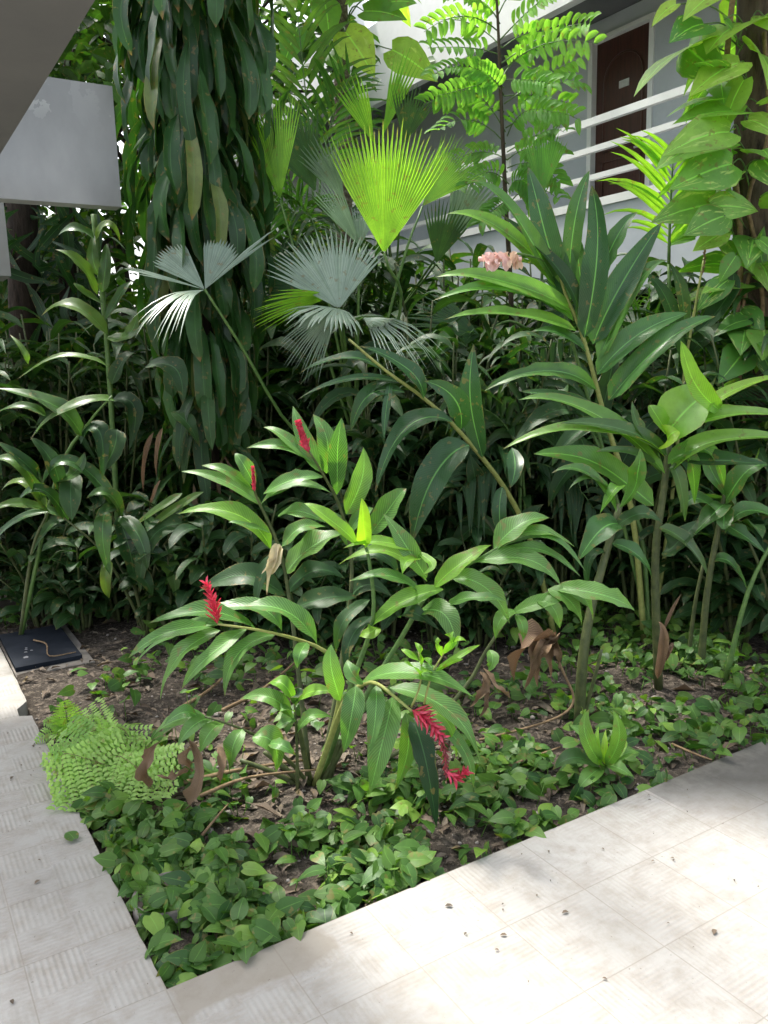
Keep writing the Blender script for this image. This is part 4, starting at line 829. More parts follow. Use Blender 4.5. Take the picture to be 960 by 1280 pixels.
rows = [ # centre-base u,v -> tip u,v, length px as given, tint brightness, yellow
 (845, 5, 815, 25, .3, .9), (880, 30, 840, 48, .0, .0), (905, 25, 925, 55, .1, .1), (880, 55, 790, 96, .35, .4), (935, 30, 885, 52, .4, .6), (925, 78, 865, 110, .9, .7), (938, 62, 975, 90, .6, .5), (930, 100, 900, 160, .35, .35), (900, 125, 835, 140, .7, .1), (930, 140, 845, 150, .8, .2),
 (935, 150, 975, 165, .5, .5), (912, 165, 840, 178, .8, .4), (905, 178, 828, 190, .7, .1), (915, 205, 850, 225, .7, .0), (925, 215, 890, 235, .2, .1), (900, 255, 822, 268, .6, .1), (890, 258, 948, 258, .8, .1), (905, 290, 868, 312, .7, .5), (915, 300, 940, 335, .2, .2), (920, 320, 900, 350, .1, .1), (930, 355, 880, 362, .6, .15), (945, 345, 975, 360, .6, .1), (950, 300, 975, 325, .3, .1),
 (925, 390, 950, 420, .1, 0), (935, 400, 895, 412, .1, 0), (930, 440, 905, 470, .1, 0), (950, 440, 972, 480, .1, 0), (910, 350, 870, 385, .1, 0), (955, 200, 980, 230, .2, .1), (955, 20, 985, 45, .5, .5), (910, -10, 860, 5, .7, .7), (900, 90, 870, 75, .1, .1), (860, 60, 895, 90, .2, .1), (915, 240, 880, 215, .15, .1), (905, 270, 860, 290, .1, .1), (950, 130, 978, 120, .4, .4)]
for (a, b_, c, d, br, ye) in rows:
    q = P(a, b_, 4.75+rng.uniform(-.12, .12)); tip = P(c, d, 4.68+rng.uniform(-.2, .1)); dd = tip-q; L = max(.15, np.linalg.norm(dd)*1.05)
    mb = MB(); heart(mb, q, dd, toward_cam(q)*rng.uniform(.3, 1.)+UP*rng.uniform(.4, 1.)+rng.normal(0, .25, 3), L, (br, ye, rng.uniform(.1, 1))); lf = mb.build('vine_leaf', M['pothos'], vt)
    mb = MB(); k = P(925+rng.uniform(-10, 15), b_+rng.uniform(5, 30), 4.9); tube(mb, [k, (k+q)/2+UP*.05, q], [.005, .004, .003], ns=5); mb.build('petiole', M['stem'], lf)
mb = MB()
for i in range(230):
    v0 = rng.uniform(-420, 640); a = rng.uniform(0, 6.28); c = P(945, v0, 5.0); d = np.array([math.cos(a), math.sin(a), 0])
    if d @ toward_cam(c) > .25 and -10 < v0 < 330 and rng.random() < .6: continue
    q = c+d*rng.uniform(.12, .34); heart(mb, q, d+rng.normal(0, .4, 3)-UP*.3, d*.6+UP*.9+rng.normal(0, .3, 3), rng.uniform(.16, .34), (rng.uniform(0, .7), rng.uniform(0, .4), rng.uniform()))
mb.build('vine_foliage', M['pothos'], vt)
mb = MB()      # crown above the picture, its own branches
for i in range(420):
    c = P(948, -330, 5.)+np.array([rng.normal(-.25, .75), rng.normal(.7, .8), rng.uniform(-.5, 1.6)]); d = rng.normal(0, 1, 3); d[2] *= .4; L = rng.uniform(.12, .22)
    leaf(mb, c, c+nv(d)*L*.5, c+nv(d)*L-UP*.04, L*.45, UP+rng.normal(0, .4, 3), 'oval', n=4, m=2)
mb.build('crown', M['bg'], vt)
st = MB(); lb0 = P(948, -330, 5.)-UP*.3; lb1 = np.array([3.4, 3.7, 5.7]); lb2 = np.array([1.9, 4.2, 5.8])  # out-of-view limb and leaves added to shade the front path
tube(st, [lb0, lb1, lb2], [.06, .045, .02]); br = st.build('shade_branch', M['bark'], vt)
mb = MB()
for i in range(1500):
    c = np.array([rng.uniform(.9, 4.3), rng.uniform(3.1, 4.8), 0.])
    if abs(c[0]-1.65) < .25 and c[1] < 4.0: continue  # gap that lets a bright patch fall on the path
    if mnoise.noise(Vector((c[0]*1.1, c[1]*1.1, 5.))) < -.30: continue
    c[2] = 5.6+rng.normal(0, .25); d = rng.normal(0, 1, 3); d[2] *= .4; d = nv(d); L = rng.uniform(.16, .30)
    leaf(mb, c, c+d*L*.5, c+d*L-UP*.04, L*.5, UP+rng.normal(0, .4, 3), 'oval', n=4, m=2)
mb.build('foliage', M['bg'], br)

# thin mottled trunk with a climbing vine (top centre)
M['mottled'] = plain_mat('mottled_bark', (.05, .04, .03), (.36, .32, .27), 34, .85, .6, .01, .2, mid=(.14, .11, .085))
base = P(432, 700, 8.); base[2] = -.05
v2 = thing('vine_tree', 'thin mottled trunk carrying a few large yellowing vine leaves', 'tree', base)
mb = MB(); tube(mb, [np.array([base[0], base[1], -.08]), P(432, 400, 7.8), P(428, 130, 7.6), P(424, -40, 7.4), P(420, -200, 7.3)], [.08, .075, .068, .06, .05], ns=10); mb.build('trunk', M['mottled'], v2)
for (a, b_, c, d, w, br, ye, vv) in ((432, 40, 462, 85, 1.2, .8, 1., .9), (490, 62, 538, 90, 1.1, .5, .45, .9), (405, 0, 412, 36, 1.2, .4, .1, .2), (372, 35, 358, 68, 1.2, .1, 0, .2), (455, 14, 515, 22, .9, .2, .1, .2), (480, 5, 515, 0, 1.1, .6, 0, .2), (412, 68, 425, 82, 1., .2, .1, .2), (470, -20, 440, -5, 1.2, .5, .3, .5), (352, 0, 365, 5, 1.4, .7, .6, .4), (398, 72, 402, 88, .8, .1, 0, .3)):
    q = P(a, b_, 7.25); tip = P(c, d, 7.1); L = np.linalg.norm(tip-q)*w
    mb = MB(); heart(mb, q, tip-q, toward_cam(q)*.8+UP*.5+rng.normal(0, .2, 3), max(L, .16), (br, ye, vv)); lf = mb.build('vine_leaf', M['pothos'], v2)
    k = P(428, b_+30, 7.5); mb = MB(); tube(mb, [k, (k+q)/2+UP*.12, q], [.007, .006, .004], ns=5); mb.build('petiole', M['stem'], lf)
mb = MB()
for i in range(90):
    v0 = rng.uniform(-260, -20); c = P(424, v0, 7.4); a = rng.uniform(0, 6.28); d = np.array([math.cos(a), math.sin(a), 0]); q = c+d*rng.uniform(.1, .5)
    heart(mb, q, d-UP*.4, d*.5+UP+rng.normal(0, .3, 3), rng.uniform(.2, .4), (rng.uniform(.1, .9), rng.uniform(0, .5), rng.uniform()))
mb.build('vine_foliage', M['pothos'], v2)

mb = MB()  # leaves above the view, added to darken the planting behind
for i in range(110):
    c = P(rng.normal(470, 170), rng.uniform(-330, -70), 7.5+rng.uniform(-.9, .9)); d = rng.normal(0, 1, 3); d[2] = d[2]*.4-.2; d = nv(d); L = rng.uniform(.16, .30)
    leaf(mb, c, c+d*L*.5, c+d*L-UP*.2*L, L*.45, UP+rng.normal(0, .5, 3), 'oval', n=4, m=2)
mb.build('crown', M['bg'], v2)
# tree with pinnate leaves in front of the balcony
base = P(640, 700, 6.3); base[2] = -.05
pt = thing('pinnate_tree', 'slender tree with feathery pinnate leaves of round leaflets in front of the balcony', 'tree', base)
mb = MB(); tp = [np.array([base[0], base[1], -.08]), P(640, 420, 6.2), P(632, 250, 6.), P(626, 120, 5.95), P(622, 20, 5.9), P(615, -80, 5.9)]
tube(mb, tp, [.024, .019, .015, .012, .009, .005], ns=8)
mb.build('trunk', M['bark'], pt)
PL = [((628, 60), (590, 30), (545, 25), 0, .4), ((625, 50), (665, 10), (700, -15), 1, .5), ((628, 90), (680, 55), (748, 55), 1, .4), ((626, 80), (690, 40), (740, 30), 1, .3), ((628, 70), (590, 60), (535, 60), 0, .2), ((630, 110), (580, 85), (540, 95), .6, .1), ((630, 130), (690, 90), (735, 70), 1, .2),
 ((632, 150), (680, 110), (728, 105), .5, .1), ((630, 140), (570, 125), (530, 130), 0, 0), ((632, 180), (590, 150), (545, 165), 0, 0), ((634, 190), (680, 165), (705, 165), .2, 0), ((634, 200), (600, 190), (560, 205), .1, 0), ((636, 230), (610, 215), (585, 235), .2, 0), ((634, 170), (655, 140), (690, 140), .3, 0), ((625, 30), (600, 0), (560, -10), .8, .3),
 ((622, 20), (650, -20), (690, -30), 1, .4), ((634, 210), (670, 205), (700, 230), .1, 0), ((636, 240), (650, 225), (670, 250), .1, 0), ((632, 165), (600, 120), (575, 115), .3, 0), ((626, 100), (650, 70), (680, 65), .9, .2), ((622, 10), (600, -40), (570, -60), .9, .3), ((636, 250), (620, 260), (600, 280), .1, 0), ((630, 120), (612, 95), (585, 85), .8, .2), ((628, 100), (660, 100), (690, 105), .8, .2), ((636, 255), (665, 235), (700, 250), .4, .1), ((634, 215), (600, 215), (570, 240), .3, 0), ((628, 60), (665, 40), (705, 45), 1, .4), ((630, 120), (670, 120), (715, 130), .8, .2), ((632, 160), (680, 140), (725, 150), .6, .1), ((624, 40), (580, 20), (530, 40), .8, .3), ((630, 95), (585, 110), (545, 120), .3, .1), ((634, 200), (665, 185), (700, 195), .5, .1)]
for (a, b_, c, br, ye) in PL:  # sunlit upper and dim lower fronds put into the leaf tint
    mb = MB(); st = MB(); D = 5.95+rng.uniform(-.25, .25)
    pinnate(mb, st, (P(*a, 5.97), P(*b_, D), P(*c, D-rng.uniform(0, .3))), 11, .105, .042, UP*.45+toward_cam(P(*b_, D))*1.+rng.normal(0, .25, 3), ang=70, shape='oval', droop=.2, rs=.005, taper=False, n=5, m=2, start=.18, tint=(br*.7+.25, ye+.15, .5))
    r = st.build('branchlet', M['stem'], pt); mb.build('leaflets', M['pinn'], r)

# ================================================================ BACKGROUND PLANTING
def shrub_proto(name, label, cat, group, h, nst, nl, L, W, shape, mat, spread=.5, droop=.35):
    t = thing(name, label, cat, (0, 0, 0), group)
    st = MB(); mb = MB()
    for i in range(nst):
        a = rng.uniform(0, 6.28); r = rng.uniform(.1, spread); hh = h*rng.uniform(.55, 1.05)
        p = [np.array([0.05*math.cos(a), .05*math.sin(a), -.08]), np.array([r*.4*math.cos(a), r*.4*math.sin(a), hh*.5]), np.array([r*math.cos(a), r*math.sin(a), hh])]
        tube(st, p, [.018, .014, .006], ns=6)
        for j in range(nl):
            f = rng.uniform(.25, 1.0); q = p[0]*(1-f)**2+2*f*(1-f)*p[1]+f*f*p[2]
            b_ = rng.uniform(0, 6.28); d = np.array([math.cos(b_), math.sin(b_), rng.uniform(0, .9)]); d = nv(d); l_ = L*rng.uniform(.7, 1.2)
            leaf(mb, q, q+d*l_*.5, q+d*l_-UP*droop*l_, W*rng.uniform(.8, 1.2), UP+rng.normal(0, .3, 3), shape, n=7, m=2)
    st.build('stems', M['cane'], t); mb.build('foliage', M[mat], t); return t
def palm_proto(name, label, group, h, nf, ll, lw, mat):
    t = thing(name, label, 'palm', (0, 0, 0), group); mb = MB(); st = MB()
    for i in range(nf):
        a = rng.uniform(0, 6.28); d = np.array([math.cos(a), math.sin(a), 0]); hh = h*rng.uniform(.6, 1.); sp = rng.uniform(.3, .9)*h*.5
        b0 = d*.08 - UP*.08; m0 = d*.25*sp+UP*hh*.6; 
        tube(st, [b0, m0], [.018, .012], ns=6)
        pinnate(mb, st, (m0, m0+d*sp*.5+UP*hh*.38, m0+d*sp*1.1+UP*hh*.30), 15, ll, lw, UP+d*-.2, ang=58, shape='need', droop=.3, rs=.010, n=4, m=2)
    st.build('stems', M['stem'], t); mb.build('foliage', M[mat], t); return t
def tree_proto(name, label, group, h, cr, nl, mat, L=.2):
    t = thing(name, label, 'tree', (0, 0, 0), group); st = MB(); mb = MB()
    tube(st, [np.array([0, 0, -.1]), np.array([.1, .05, h*.35]), np.array([0, .1, h*.7]), np.array([.1, 0, h])], [.11, .09, .07, .02], ns=9)
    ends = []
    for i in range(11):
        a = rng.uniform(0, 6.28); z0 = h*rng.uniform(.45, .85); e = np.array([math.cos(a)*cr*rng.uniform(.4, 1), math.sin(a)*cr*rng.uniform(.4, 1), z0+rng.uniform(.2, .9)*cr]); ends.append(e)
        b0 = np.array([.05, .05, z0]); tube(st, [b0, (b0+e)/2+UP*.15, e], [.045, .03, .01], ns=6)
    for i in range(nl):
        e = ends[rng.integers(len(ends))]; c = e+rng.normal(0, cr*.24, 3); d = rng.normal(0, 1, 3); d[2] = d[2]*.4-.2; d = nv(d); l_ = L*rng.uniform(.7, 1.3)
        leaf(mb, c, c+d*l_*.5, c+d*l_-UP*.2*l_, l_*.42, UP+rng.normal(0, .5, 3), 'oval', n=4, m=2)
    st.build('trunk', M['barkd'], t); mb.build('crown', M[mat], t); return t

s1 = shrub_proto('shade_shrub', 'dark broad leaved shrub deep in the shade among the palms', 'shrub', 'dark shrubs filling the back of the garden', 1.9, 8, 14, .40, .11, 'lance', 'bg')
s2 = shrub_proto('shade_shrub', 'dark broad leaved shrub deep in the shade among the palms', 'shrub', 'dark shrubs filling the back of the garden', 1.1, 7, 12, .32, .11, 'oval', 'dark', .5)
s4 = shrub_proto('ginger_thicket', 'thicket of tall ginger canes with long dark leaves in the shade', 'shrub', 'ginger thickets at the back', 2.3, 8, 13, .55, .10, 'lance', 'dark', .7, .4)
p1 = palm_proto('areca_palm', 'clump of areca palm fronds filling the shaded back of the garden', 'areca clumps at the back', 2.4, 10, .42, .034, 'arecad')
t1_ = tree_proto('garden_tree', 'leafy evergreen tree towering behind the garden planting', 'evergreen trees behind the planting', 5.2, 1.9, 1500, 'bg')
used = set()
def put(proto, u, v, D, sc=1.):
    """stand a copy on the soil under the picture point"""
    q = P(u, v, D); loc = (float(q[0]), float(q[1]), -.05); rz = float(rng.uniform(0, 6.28))
    if proto.name not in used:
        used.add(proto.name); proto.location = loc; proto.rotation_euler = (0, 0, rz); proto.scale = (sc, sc, sc); return proto
    return dup(proto, loc, rz, sc)
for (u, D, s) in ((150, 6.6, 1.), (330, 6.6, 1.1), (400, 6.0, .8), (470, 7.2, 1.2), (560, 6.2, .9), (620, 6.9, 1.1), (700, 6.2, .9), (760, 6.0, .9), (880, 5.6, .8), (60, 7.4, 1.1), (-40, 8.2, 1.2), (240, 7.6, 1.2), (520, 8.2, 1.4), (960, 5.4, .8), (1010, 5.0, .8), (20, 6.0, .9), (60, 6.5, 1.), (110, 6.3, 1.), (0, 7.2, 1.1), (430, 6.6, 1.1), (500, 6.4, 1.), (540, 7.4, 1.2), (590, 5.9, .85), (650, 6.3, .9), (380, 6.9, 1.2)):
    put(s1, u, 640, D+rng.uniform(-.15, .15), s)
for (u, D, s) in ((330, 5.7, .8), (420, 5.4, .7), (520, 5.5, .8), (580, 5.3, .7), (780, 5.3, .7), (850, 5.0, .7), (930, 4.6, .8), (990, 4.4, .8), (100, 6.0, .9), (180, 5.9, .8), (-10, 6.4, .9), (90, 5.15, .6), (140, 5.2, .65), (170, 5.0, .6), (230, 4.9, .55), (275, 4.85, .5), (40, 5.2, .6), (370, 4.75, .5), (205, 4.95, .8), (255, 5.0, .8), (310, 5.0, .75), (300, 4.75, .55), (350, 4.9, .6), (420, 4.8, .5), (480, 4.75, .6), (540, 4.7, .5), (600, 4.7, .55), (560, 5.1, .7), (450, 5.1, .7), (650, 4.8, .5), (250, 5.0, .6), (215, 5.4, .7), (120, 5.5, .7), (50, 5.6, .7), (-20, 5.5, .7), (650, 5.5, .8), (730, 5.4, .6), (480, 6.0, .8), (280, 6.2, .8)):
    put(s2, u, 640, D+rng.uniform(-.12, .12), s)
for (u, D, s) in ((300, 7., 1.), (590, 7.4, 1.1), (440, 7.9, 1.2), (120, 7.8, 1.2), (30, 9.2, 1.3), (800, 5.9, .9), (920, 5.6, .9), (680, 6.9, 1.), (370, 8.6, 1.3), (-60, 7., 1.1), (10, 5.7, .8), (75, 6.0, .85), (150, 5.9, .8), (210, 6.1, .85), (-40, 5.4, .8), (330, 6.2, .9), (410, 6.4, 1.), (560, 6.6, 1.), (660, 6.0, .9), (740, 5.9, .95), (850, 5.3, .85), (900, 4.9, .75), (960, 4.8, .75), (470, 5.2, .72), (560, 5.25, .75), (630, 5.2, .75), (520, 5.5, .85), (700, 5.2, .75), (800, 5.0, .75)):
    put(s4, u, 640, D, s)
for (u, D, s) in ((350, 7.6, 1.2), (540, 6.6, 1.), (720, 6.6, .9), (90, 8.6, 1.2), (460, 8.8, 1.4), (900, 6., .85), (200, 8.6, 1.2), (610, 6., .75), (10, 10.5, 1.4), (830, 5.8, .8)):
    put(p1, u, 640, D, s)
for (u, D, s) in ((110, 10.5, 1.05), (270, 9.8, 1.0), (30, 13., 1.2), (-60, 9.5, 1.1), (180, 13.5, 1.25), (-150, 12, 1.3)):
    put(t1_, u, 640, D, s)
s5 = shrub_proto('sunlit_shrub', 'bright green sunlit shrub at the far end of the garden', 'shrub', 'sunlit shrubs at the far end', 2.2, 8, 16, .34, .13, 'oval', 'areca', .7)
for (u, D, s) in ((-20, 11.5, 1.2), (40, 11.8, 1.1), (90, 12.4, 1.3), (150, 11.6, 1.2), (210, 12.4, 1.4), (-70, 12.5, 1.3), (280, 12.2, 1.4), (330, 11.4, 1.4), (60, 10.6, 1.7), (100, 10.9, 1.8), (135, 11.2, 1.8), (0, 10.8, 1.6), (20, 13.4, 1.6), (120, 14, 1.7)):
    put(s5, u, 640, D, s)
# old trunk wrapped in creepers, near the path
base = P(40, 700, 6.8); base[2] = -.05
ot = thing('old_tree', 'dark old trunk hung with drooping creeper leaves under the pale parapet', 'tree', base)
mb = MB(); tube(mb, [np.array([base[0], base[1], -.08]), P(36, 500, 6.8), P(30, 340, 6.8), P(24, 150, 6.8), P(20, -200, 6.9)], [.16, .14, .12, .11, .08], ns=11); mb.build('trunk', M['barkd'], ot)
mb = MB(); tube(mb, [np.array([base[0]+.55, base[1]+.1, -.08]), P(92, 480, 6.9), P(84, 330, 6.9), P(70, 100, 6.9)], [.09, .08, .07, .06], ns=9); mb.build('trunk', M['barkd'], ot)
mb = MB()
for i in range(130):
    v0 = rng.uniform(240, 600); uu = rng.choice([36, 90])+rng.uniform(-26, 36); c = P(uu, v0, 6.6+rng.uniform(-.1, .4)); L = rng.uniform(.3, .7)
    leaf(mb, c, c-UP*L*.3+rng.normal(0, .12, 3), c-UP*L*.8+rng.normal(0, .16, 3), rng.uniform(.04, .09), toward_cam(c)+rng.normal(0, .7, 3), 'drac', n=6, m=2, tint=(rng.uniform(0, .5), 0, .5))
mb.build('hanging_foliage', M['dark'], ot)
mb = MB()
for i in range(1700):  # later leaves lie out of view, added to darken the bed below
    c = P(rng.uniform(-160, 200) if i < 900 else rng.uniform(-200, 330), rng.uniform(-260, 110) if i < 900 else rng.uniform(-420, -60), 7.+rng.uniform(-.4, .9)); d = rng.normal(0, 1, 3); d[2] = d[2]*.4-.2; d = nv(d); L = rng.uniform(.12, .24)
    leaf(mb, c, c+d*L*.5, c+d*L-UP*.2*L, L*.45, UP+rng.normal(0, .5, 3), 'oval', n=4, m=2, tint=(rng.uniform(.3, 1), rng.uniform(.1, .7), .5))
mb.build('crown', M['bg'], ot)

# ================================================================ FERNS
base = G(92, 925, -.05)
fe = thing('sword_fern', 'small light green fern with pointed feathery fronds at the path edge', 'fern', base)
for (a, b_, c) in (((88, 925), (84, 900), (80, 873)), ((88, 925), (105, 905), (128, 903)), ((88, 925), (66, 915), (42, 930)), ((88, 927), (110, 920), (130, 930)), ((88, 926), (75, 905), (52, 905)), ((90, 927), (100, 945), (90, 962))):
    mb = MB(); st = MB(); A_, B_, C_ = P(*a, 3.45), P(*b_, 3.4), P(*c, 3.36)
    L = np.linalg.norm(C_-A_)
    p0, p1, p2 = A_, B_, C_; cc = 2*p1-.5*(p0+p2); hint = toward_cam(B_)*.7+UP*.7
    tube(st, [(1-t)**2*p0+2*t*(1-t)*cc+t*t*p2 for t in np.linspace(0, 1, 6)], np.linspace(.003, .001, 6), ns=5, smooth_n=1)
    for i in range(14):
        t = .12+.86*i/14; q = (1-t)**2*p0+2*t*(1-t)*cc+t*t*p2; T = nv(2*(1-t)*(cc-p0)+2*t*(p2-cc)); N = nv(hint-T*(T@hint)); S = np.cross(T, N); pl = L*.34*math.sin(math.pi*(.22+.76*t))**.9*1.0
        for s in (-1, 1):
            d = nv(T*.45+S*s); e = q+d*pl-UP*.1*pl
            leaf(mb, q, q+d*pl*.5+N*.004, e, max(.010, L*.085), N, 'long', fold=.1, wave=.05, n=12, m=2, jag=.55, tint=(.6, .3, .5))
    r = st.build('rachis', M['stem'], fe); mb.build('frond', M['fern'], r)
base = G(150, 968, -.05)
mf = thing('maidenhair_fern', 'pale lime maidenhair fern with hundreds of tiny round leaflets beside the path', 'fern', base)
st = MB(); mb = MB()
for i in range(15):
    e = G(rng.uniform(105, 190), rng.uniform(928, 980), .04); e[2] = rng.uniform(.02, .10)
    b0 = base+np.array([rng.normal(0, .10), rng.normal(0, .12), 0]); d0 = e-b0; d0[2] = 0; d0 = nv(d0+rng.normal(0, .05, 3)*[1, 1, 0])
    m0 = e-d0*.10+UP*.03; tip = e+d0*rng.uniform(.06, .12)-UP*.02
    tube(st, [b0, (b0+m0)/2+UP*.03, m0, tip], [.0022, .0016, .0012, .0007], ns=4, smooth_n=3)
    N0 = nv(UP+toward_cam(e)*.8+rng.normal(0, .18, 3)); T0 = nv(tip-m0); N0 = nv(N0-T0*(T0@N0)); S0 = np.cross(T0, N0); Lf = np.linalg.norm(tip-m0)*1.5; tn = (rng.uniform(.3, 1), rng.uniform(.1, .8), .5)
    for a in range(7):
        f = a/6.5; q0 = m0+T0*Lf*f; bl = Lf*.75*(1-f)+.012
        for s in (-1, 1):
            dd = nv(T0*.75+S0*s); nb = max(2, int(bl/.019)); 
            if s > 0: tube(st, [q0, q0+dd*bl], [.0008, .0005], ns=3, smooth_n=1)
            for b in range(nb):
                g = (b+.7)/nb; qq = q0+dd*bl*g
                for s2 in (-1, 1):
                    d2 = nv(dd*.5+np.cross(N0, dd)*s2); heart(mb, qq, d2, N0+rng.normal(0, .22, 3), rng.uniform(.017, .026), tn)
st.build('stalks', M['twig'], mf); mb.build('fronds', M['fern'], mf)

# ================================================================ GROUND COVER (uncountable)
def on_soil(x, y): return soil_z(x, y)
def cover(name, label, n, region, sz, prob, mat, hgt=(.02, .12)):
    mb = MB(); k = 0; tries = 0
    while k < n and tries < n*60:
        tries += 1
        x, y = rng.uniform(region[0], region[2]), rng.uniform(region[1], region[3])
        if x < .49 or y < 1.95 or x > 6.3: continue
        if rng.random() > prob(x, y): continue
        cl = mnoise.noise(Vector((x*6, y*6, 8)))
        z = on_soil(x, y)+rng.uniform(*hgt)*(1+.6*cl)
        q = np.array([x, y, z]); a = rng.uniform(0, 6.28); d = np.array([math.cos(a), math.sin(a), rng.uniform(-1.0, .45)])
        L = sz*rng.uniform(.5, 1.35)
        heart(mb, q, d, UP+toward_cam(q)*.45+rng.normal(0, .6, 3), L, (min(1, max(0, .45+.5*cl+rng.normal(0, .3))), max(0, rng.normal(.08, .16)) if rng.random() > .1 else rng.uniform(.4, 1.), rng.uniform()))
        if k % 2 == 0:
            b0 = np.array([x+rng.normal(0, .02), y+rng.normal(0, .02), on_soil(x, y)-.01]); tube(mb, [b0, q], [.0022, .0016], ns=3, smooth_n=1, tint=(.6, .3, .5))
        k += 1
    o = mb.build(name, mat); tag(o, label, 'ground cover', kind='stuff'); return o
def n2(x, y, s=2.2, o=0): return mnoise.noise(Vector((x*s, y*s, o)))
def pr_front(x, y):
    # dense strip along both path edges, thinning to bare soil in the middle
    e = min((x-.48)*1.25, (y-1.94))
    if y > 3.05 and x < 1.2: return .05
    if x > 2.2: return 0.
    if y < 1.985 and x > .9: return .12
    a = 1 if e < .42 else max(0, 1-(e-.42)/.35)
    return a*min(1, max(.03, .58+2.4*n2(x, y, 3.6)))
cover('pothos_ground_cover', 'glossy heart shaped ground cover filling the corner of the bed', 2000, (.48, 1.94, 2.2, 3.3), .068, pr_front, M['cover'], (.01, .085))
def pr_right(x, y):
    if x < 1.9 or (y > 3.2 and x < 3.0): return 0
    dd = math.hypot(x-2.1, y-2.9)
    return min(1, max(.12, .6+1.2*n2(x, y, 1.8, 4)))*min(1, max(.45, dd/.5))*(.5 if (x < 2.6 and y > 2.2 and y < 2.9) else 1)
cover('shade_ground_cover', 'heart shaped ground cover spreading in the shade under the tall gingers', 3000, (1.9, 1.94, 4.8, 4.6), .070, pr_right, M['cover'], (.01, .10))
def pr_back(x, y): return (.35+.8*n2(x, y, 2.)) if (x > 2.0 and y < 4.2) else max(0, min(1, .35+1.4*n2(x, y, 1.5, 9)))*(1 if y > 4.6 else .5)
cover('far_ground_cover', 'low leafy ground cover around the inspection cover and under the dark lilies', 2000, (.5, 3.4, 4.4, 8.), .075, lambda x, y: pr_back(x, y)*(0 if (x < 1.05 and 4.4 < y < 5.4) else 1), M['cover'], (.02, .14))
def pr_mid(x, y): return 0 if (x > 2.1 or (x < 1.05 and 4.4 < y < 5.5)) else max(0, min(.6, .05+.8*n2(x, y, 2.6, 2)))
cover('sparse_ground_cover', 'scattered small seedlings on the bare soil behind the ferns', 330, (.5, 2.7, 3., 5.), .07, pr_mid, M['cover'], (.02, .10))

# leaf litter and pebbles (uncountable)
mb = MB()
for i in range(7500):
    x, y = rng.uniform(.5, 4.4), rng.uniform(1.95, 6.0)
    if rng.random() > .25+.75*max(0, 1-math.hypot(x-1.5, y-2.9)/1.6): continue
    q = np.array([x, y, on_soil(x, y)+.008]); a = rng.uniform(0, 6.28); d = np.array([math.cos(a), math.sin(a), rng.normal(0, .15)]); L = rng.uniform(.02, .075) if rng.random() < .9 else rng.uniform(.08, .16)
    leaf(mb, q, q+d*L*.5+UP*rng.uniform(0, .012), q+d*L, L*rng.uniform(.2, .45), UP+rng.normal(0, .4, 3), 'lance', fold=.3, wave=.2, n=4, m=2, tint=(rng.uniform(0, 1), rng.uniform(0, .5), .5))
M['litter'] = leaf_mat('leaf_litter', (.035, .026, .018), (.15, .105, .07), (.28, .23, .17), trans=.1, tcol=(1.2, 1, .8), rough=.8, vein=0, mid=.1, tip=0, bump=.4)
tag(mb.build('leaf_litter', M['litter']), 'dry leaf litter scattered over the dark soil', 'leaf litter', kind='stuff')
M['pebble'] = plain_mat('pebbles', (.10, .09, .08), (.42, .40, .37), 9, .85, .3, .004, .3, mid=(.22, .195, .17))
mb = MB()
oct_v = np.array([(1, 0, 0), (-1, 0, 0), (0, 1, 0), (0, -1, 0), (0, 0, 1), (0, 0, -1), (.6, .6, .6), (-.6, .6, .6), (.6, -.6, .6), (-.6, -.6, .6)], float)
of = [(0, 6, 8), (0, 2, 6), (2, 7, 6), (1, 7, 2), (1, 9, 7), (3, 8, 9), (3, 9, 1), (0, 8, 3), (4, 6, 7), (4, 8, 6), (4, 9, 8), (4, 7, 9), (0, 5, 2), (2, 5, 1), (1, 5, 3), (3, 5, 0)]
for i in range(2600):
    x, y = rng.uniform(.5, 3.4), rng.uniform(1.95, 5.2)
    if rng.random() > .15+.85*max(0, 1-math.hypot(x-1.35, (y-2.75))/1.3): continue
    r = rng.uniform(.003, .011) if rng.random() < .93 else rng.uniform(.012, .024); ang = rng.uniform(0, 6.28); ca, sa = math.cos(ang), math.sin(ang)
    v = oct_v*np.array([r, r*rng.uniform(.6, 1), r*rng.uniform(.4, .8)])*rng.uniform(.8, 1.2, (10, 1)); v = np.stack([v[:, 0]*ca-v[:, 1]*sa, v[:, 0]*sa+v[:, 1]*ca, v[:, 2]], 1)
    mb.add(v+np.array([x, y, on_soil(x, y)+r*.25]), of)
tag(mb.build('pebbles', M['pebble']), 'small grey pebbles lying in the soil', 'pebbles', kind='stuff')

# ================================================================ DEAD LEAVES, TWIGS AND SMALL THINGS
def dead(name, label, rows, D, n=16, stalk=None, wave=.5, fold=.6, cat='dead leaf'):
    q = P(rows[0][0], rows[0][1], D); t = thing(name, label, cat, (q[0], q[1], -.05))
    mb = MB()
    for r in rows: px_leaf(mb, r, D, D-rng.uniform(0, .06), fold=fold, wave=wave, n=n, shape='lance', jag=.35, twist=rng.uniform(-1.6, 1.6))
    mb.build('dry_blade', M['dead'], t)
    if stalk:
        mb = MB(); tube(mb, [P(u, v, d) for u, v, d in stalk], [.006]*len(stalk), ns=6); mb.build('stalk', M['twig'], t)
    return t
dead('withered_palm_leaf', 'large withered brown palm leaf hanging beside the thick green cane', [(692, 806, 660, 806, 642, 850, 22), (692, 806, 668, 808, 655, 862, 22), (692, 806, 676, 812, 672, 856, 22), (692, 806, 684, 815, 688, 846, 18), (692, 806, 698, 815, 700, 835, 14), (692, 804, 690, 797, 680, 800, 10)], 3.5,
     stalk=[(690, 806, 3.5), (704, 840, 3.5), (717, 872, 3.47), (705, 892, 3.44), (665, 908, 3.36), (600, 925, 3.26)])
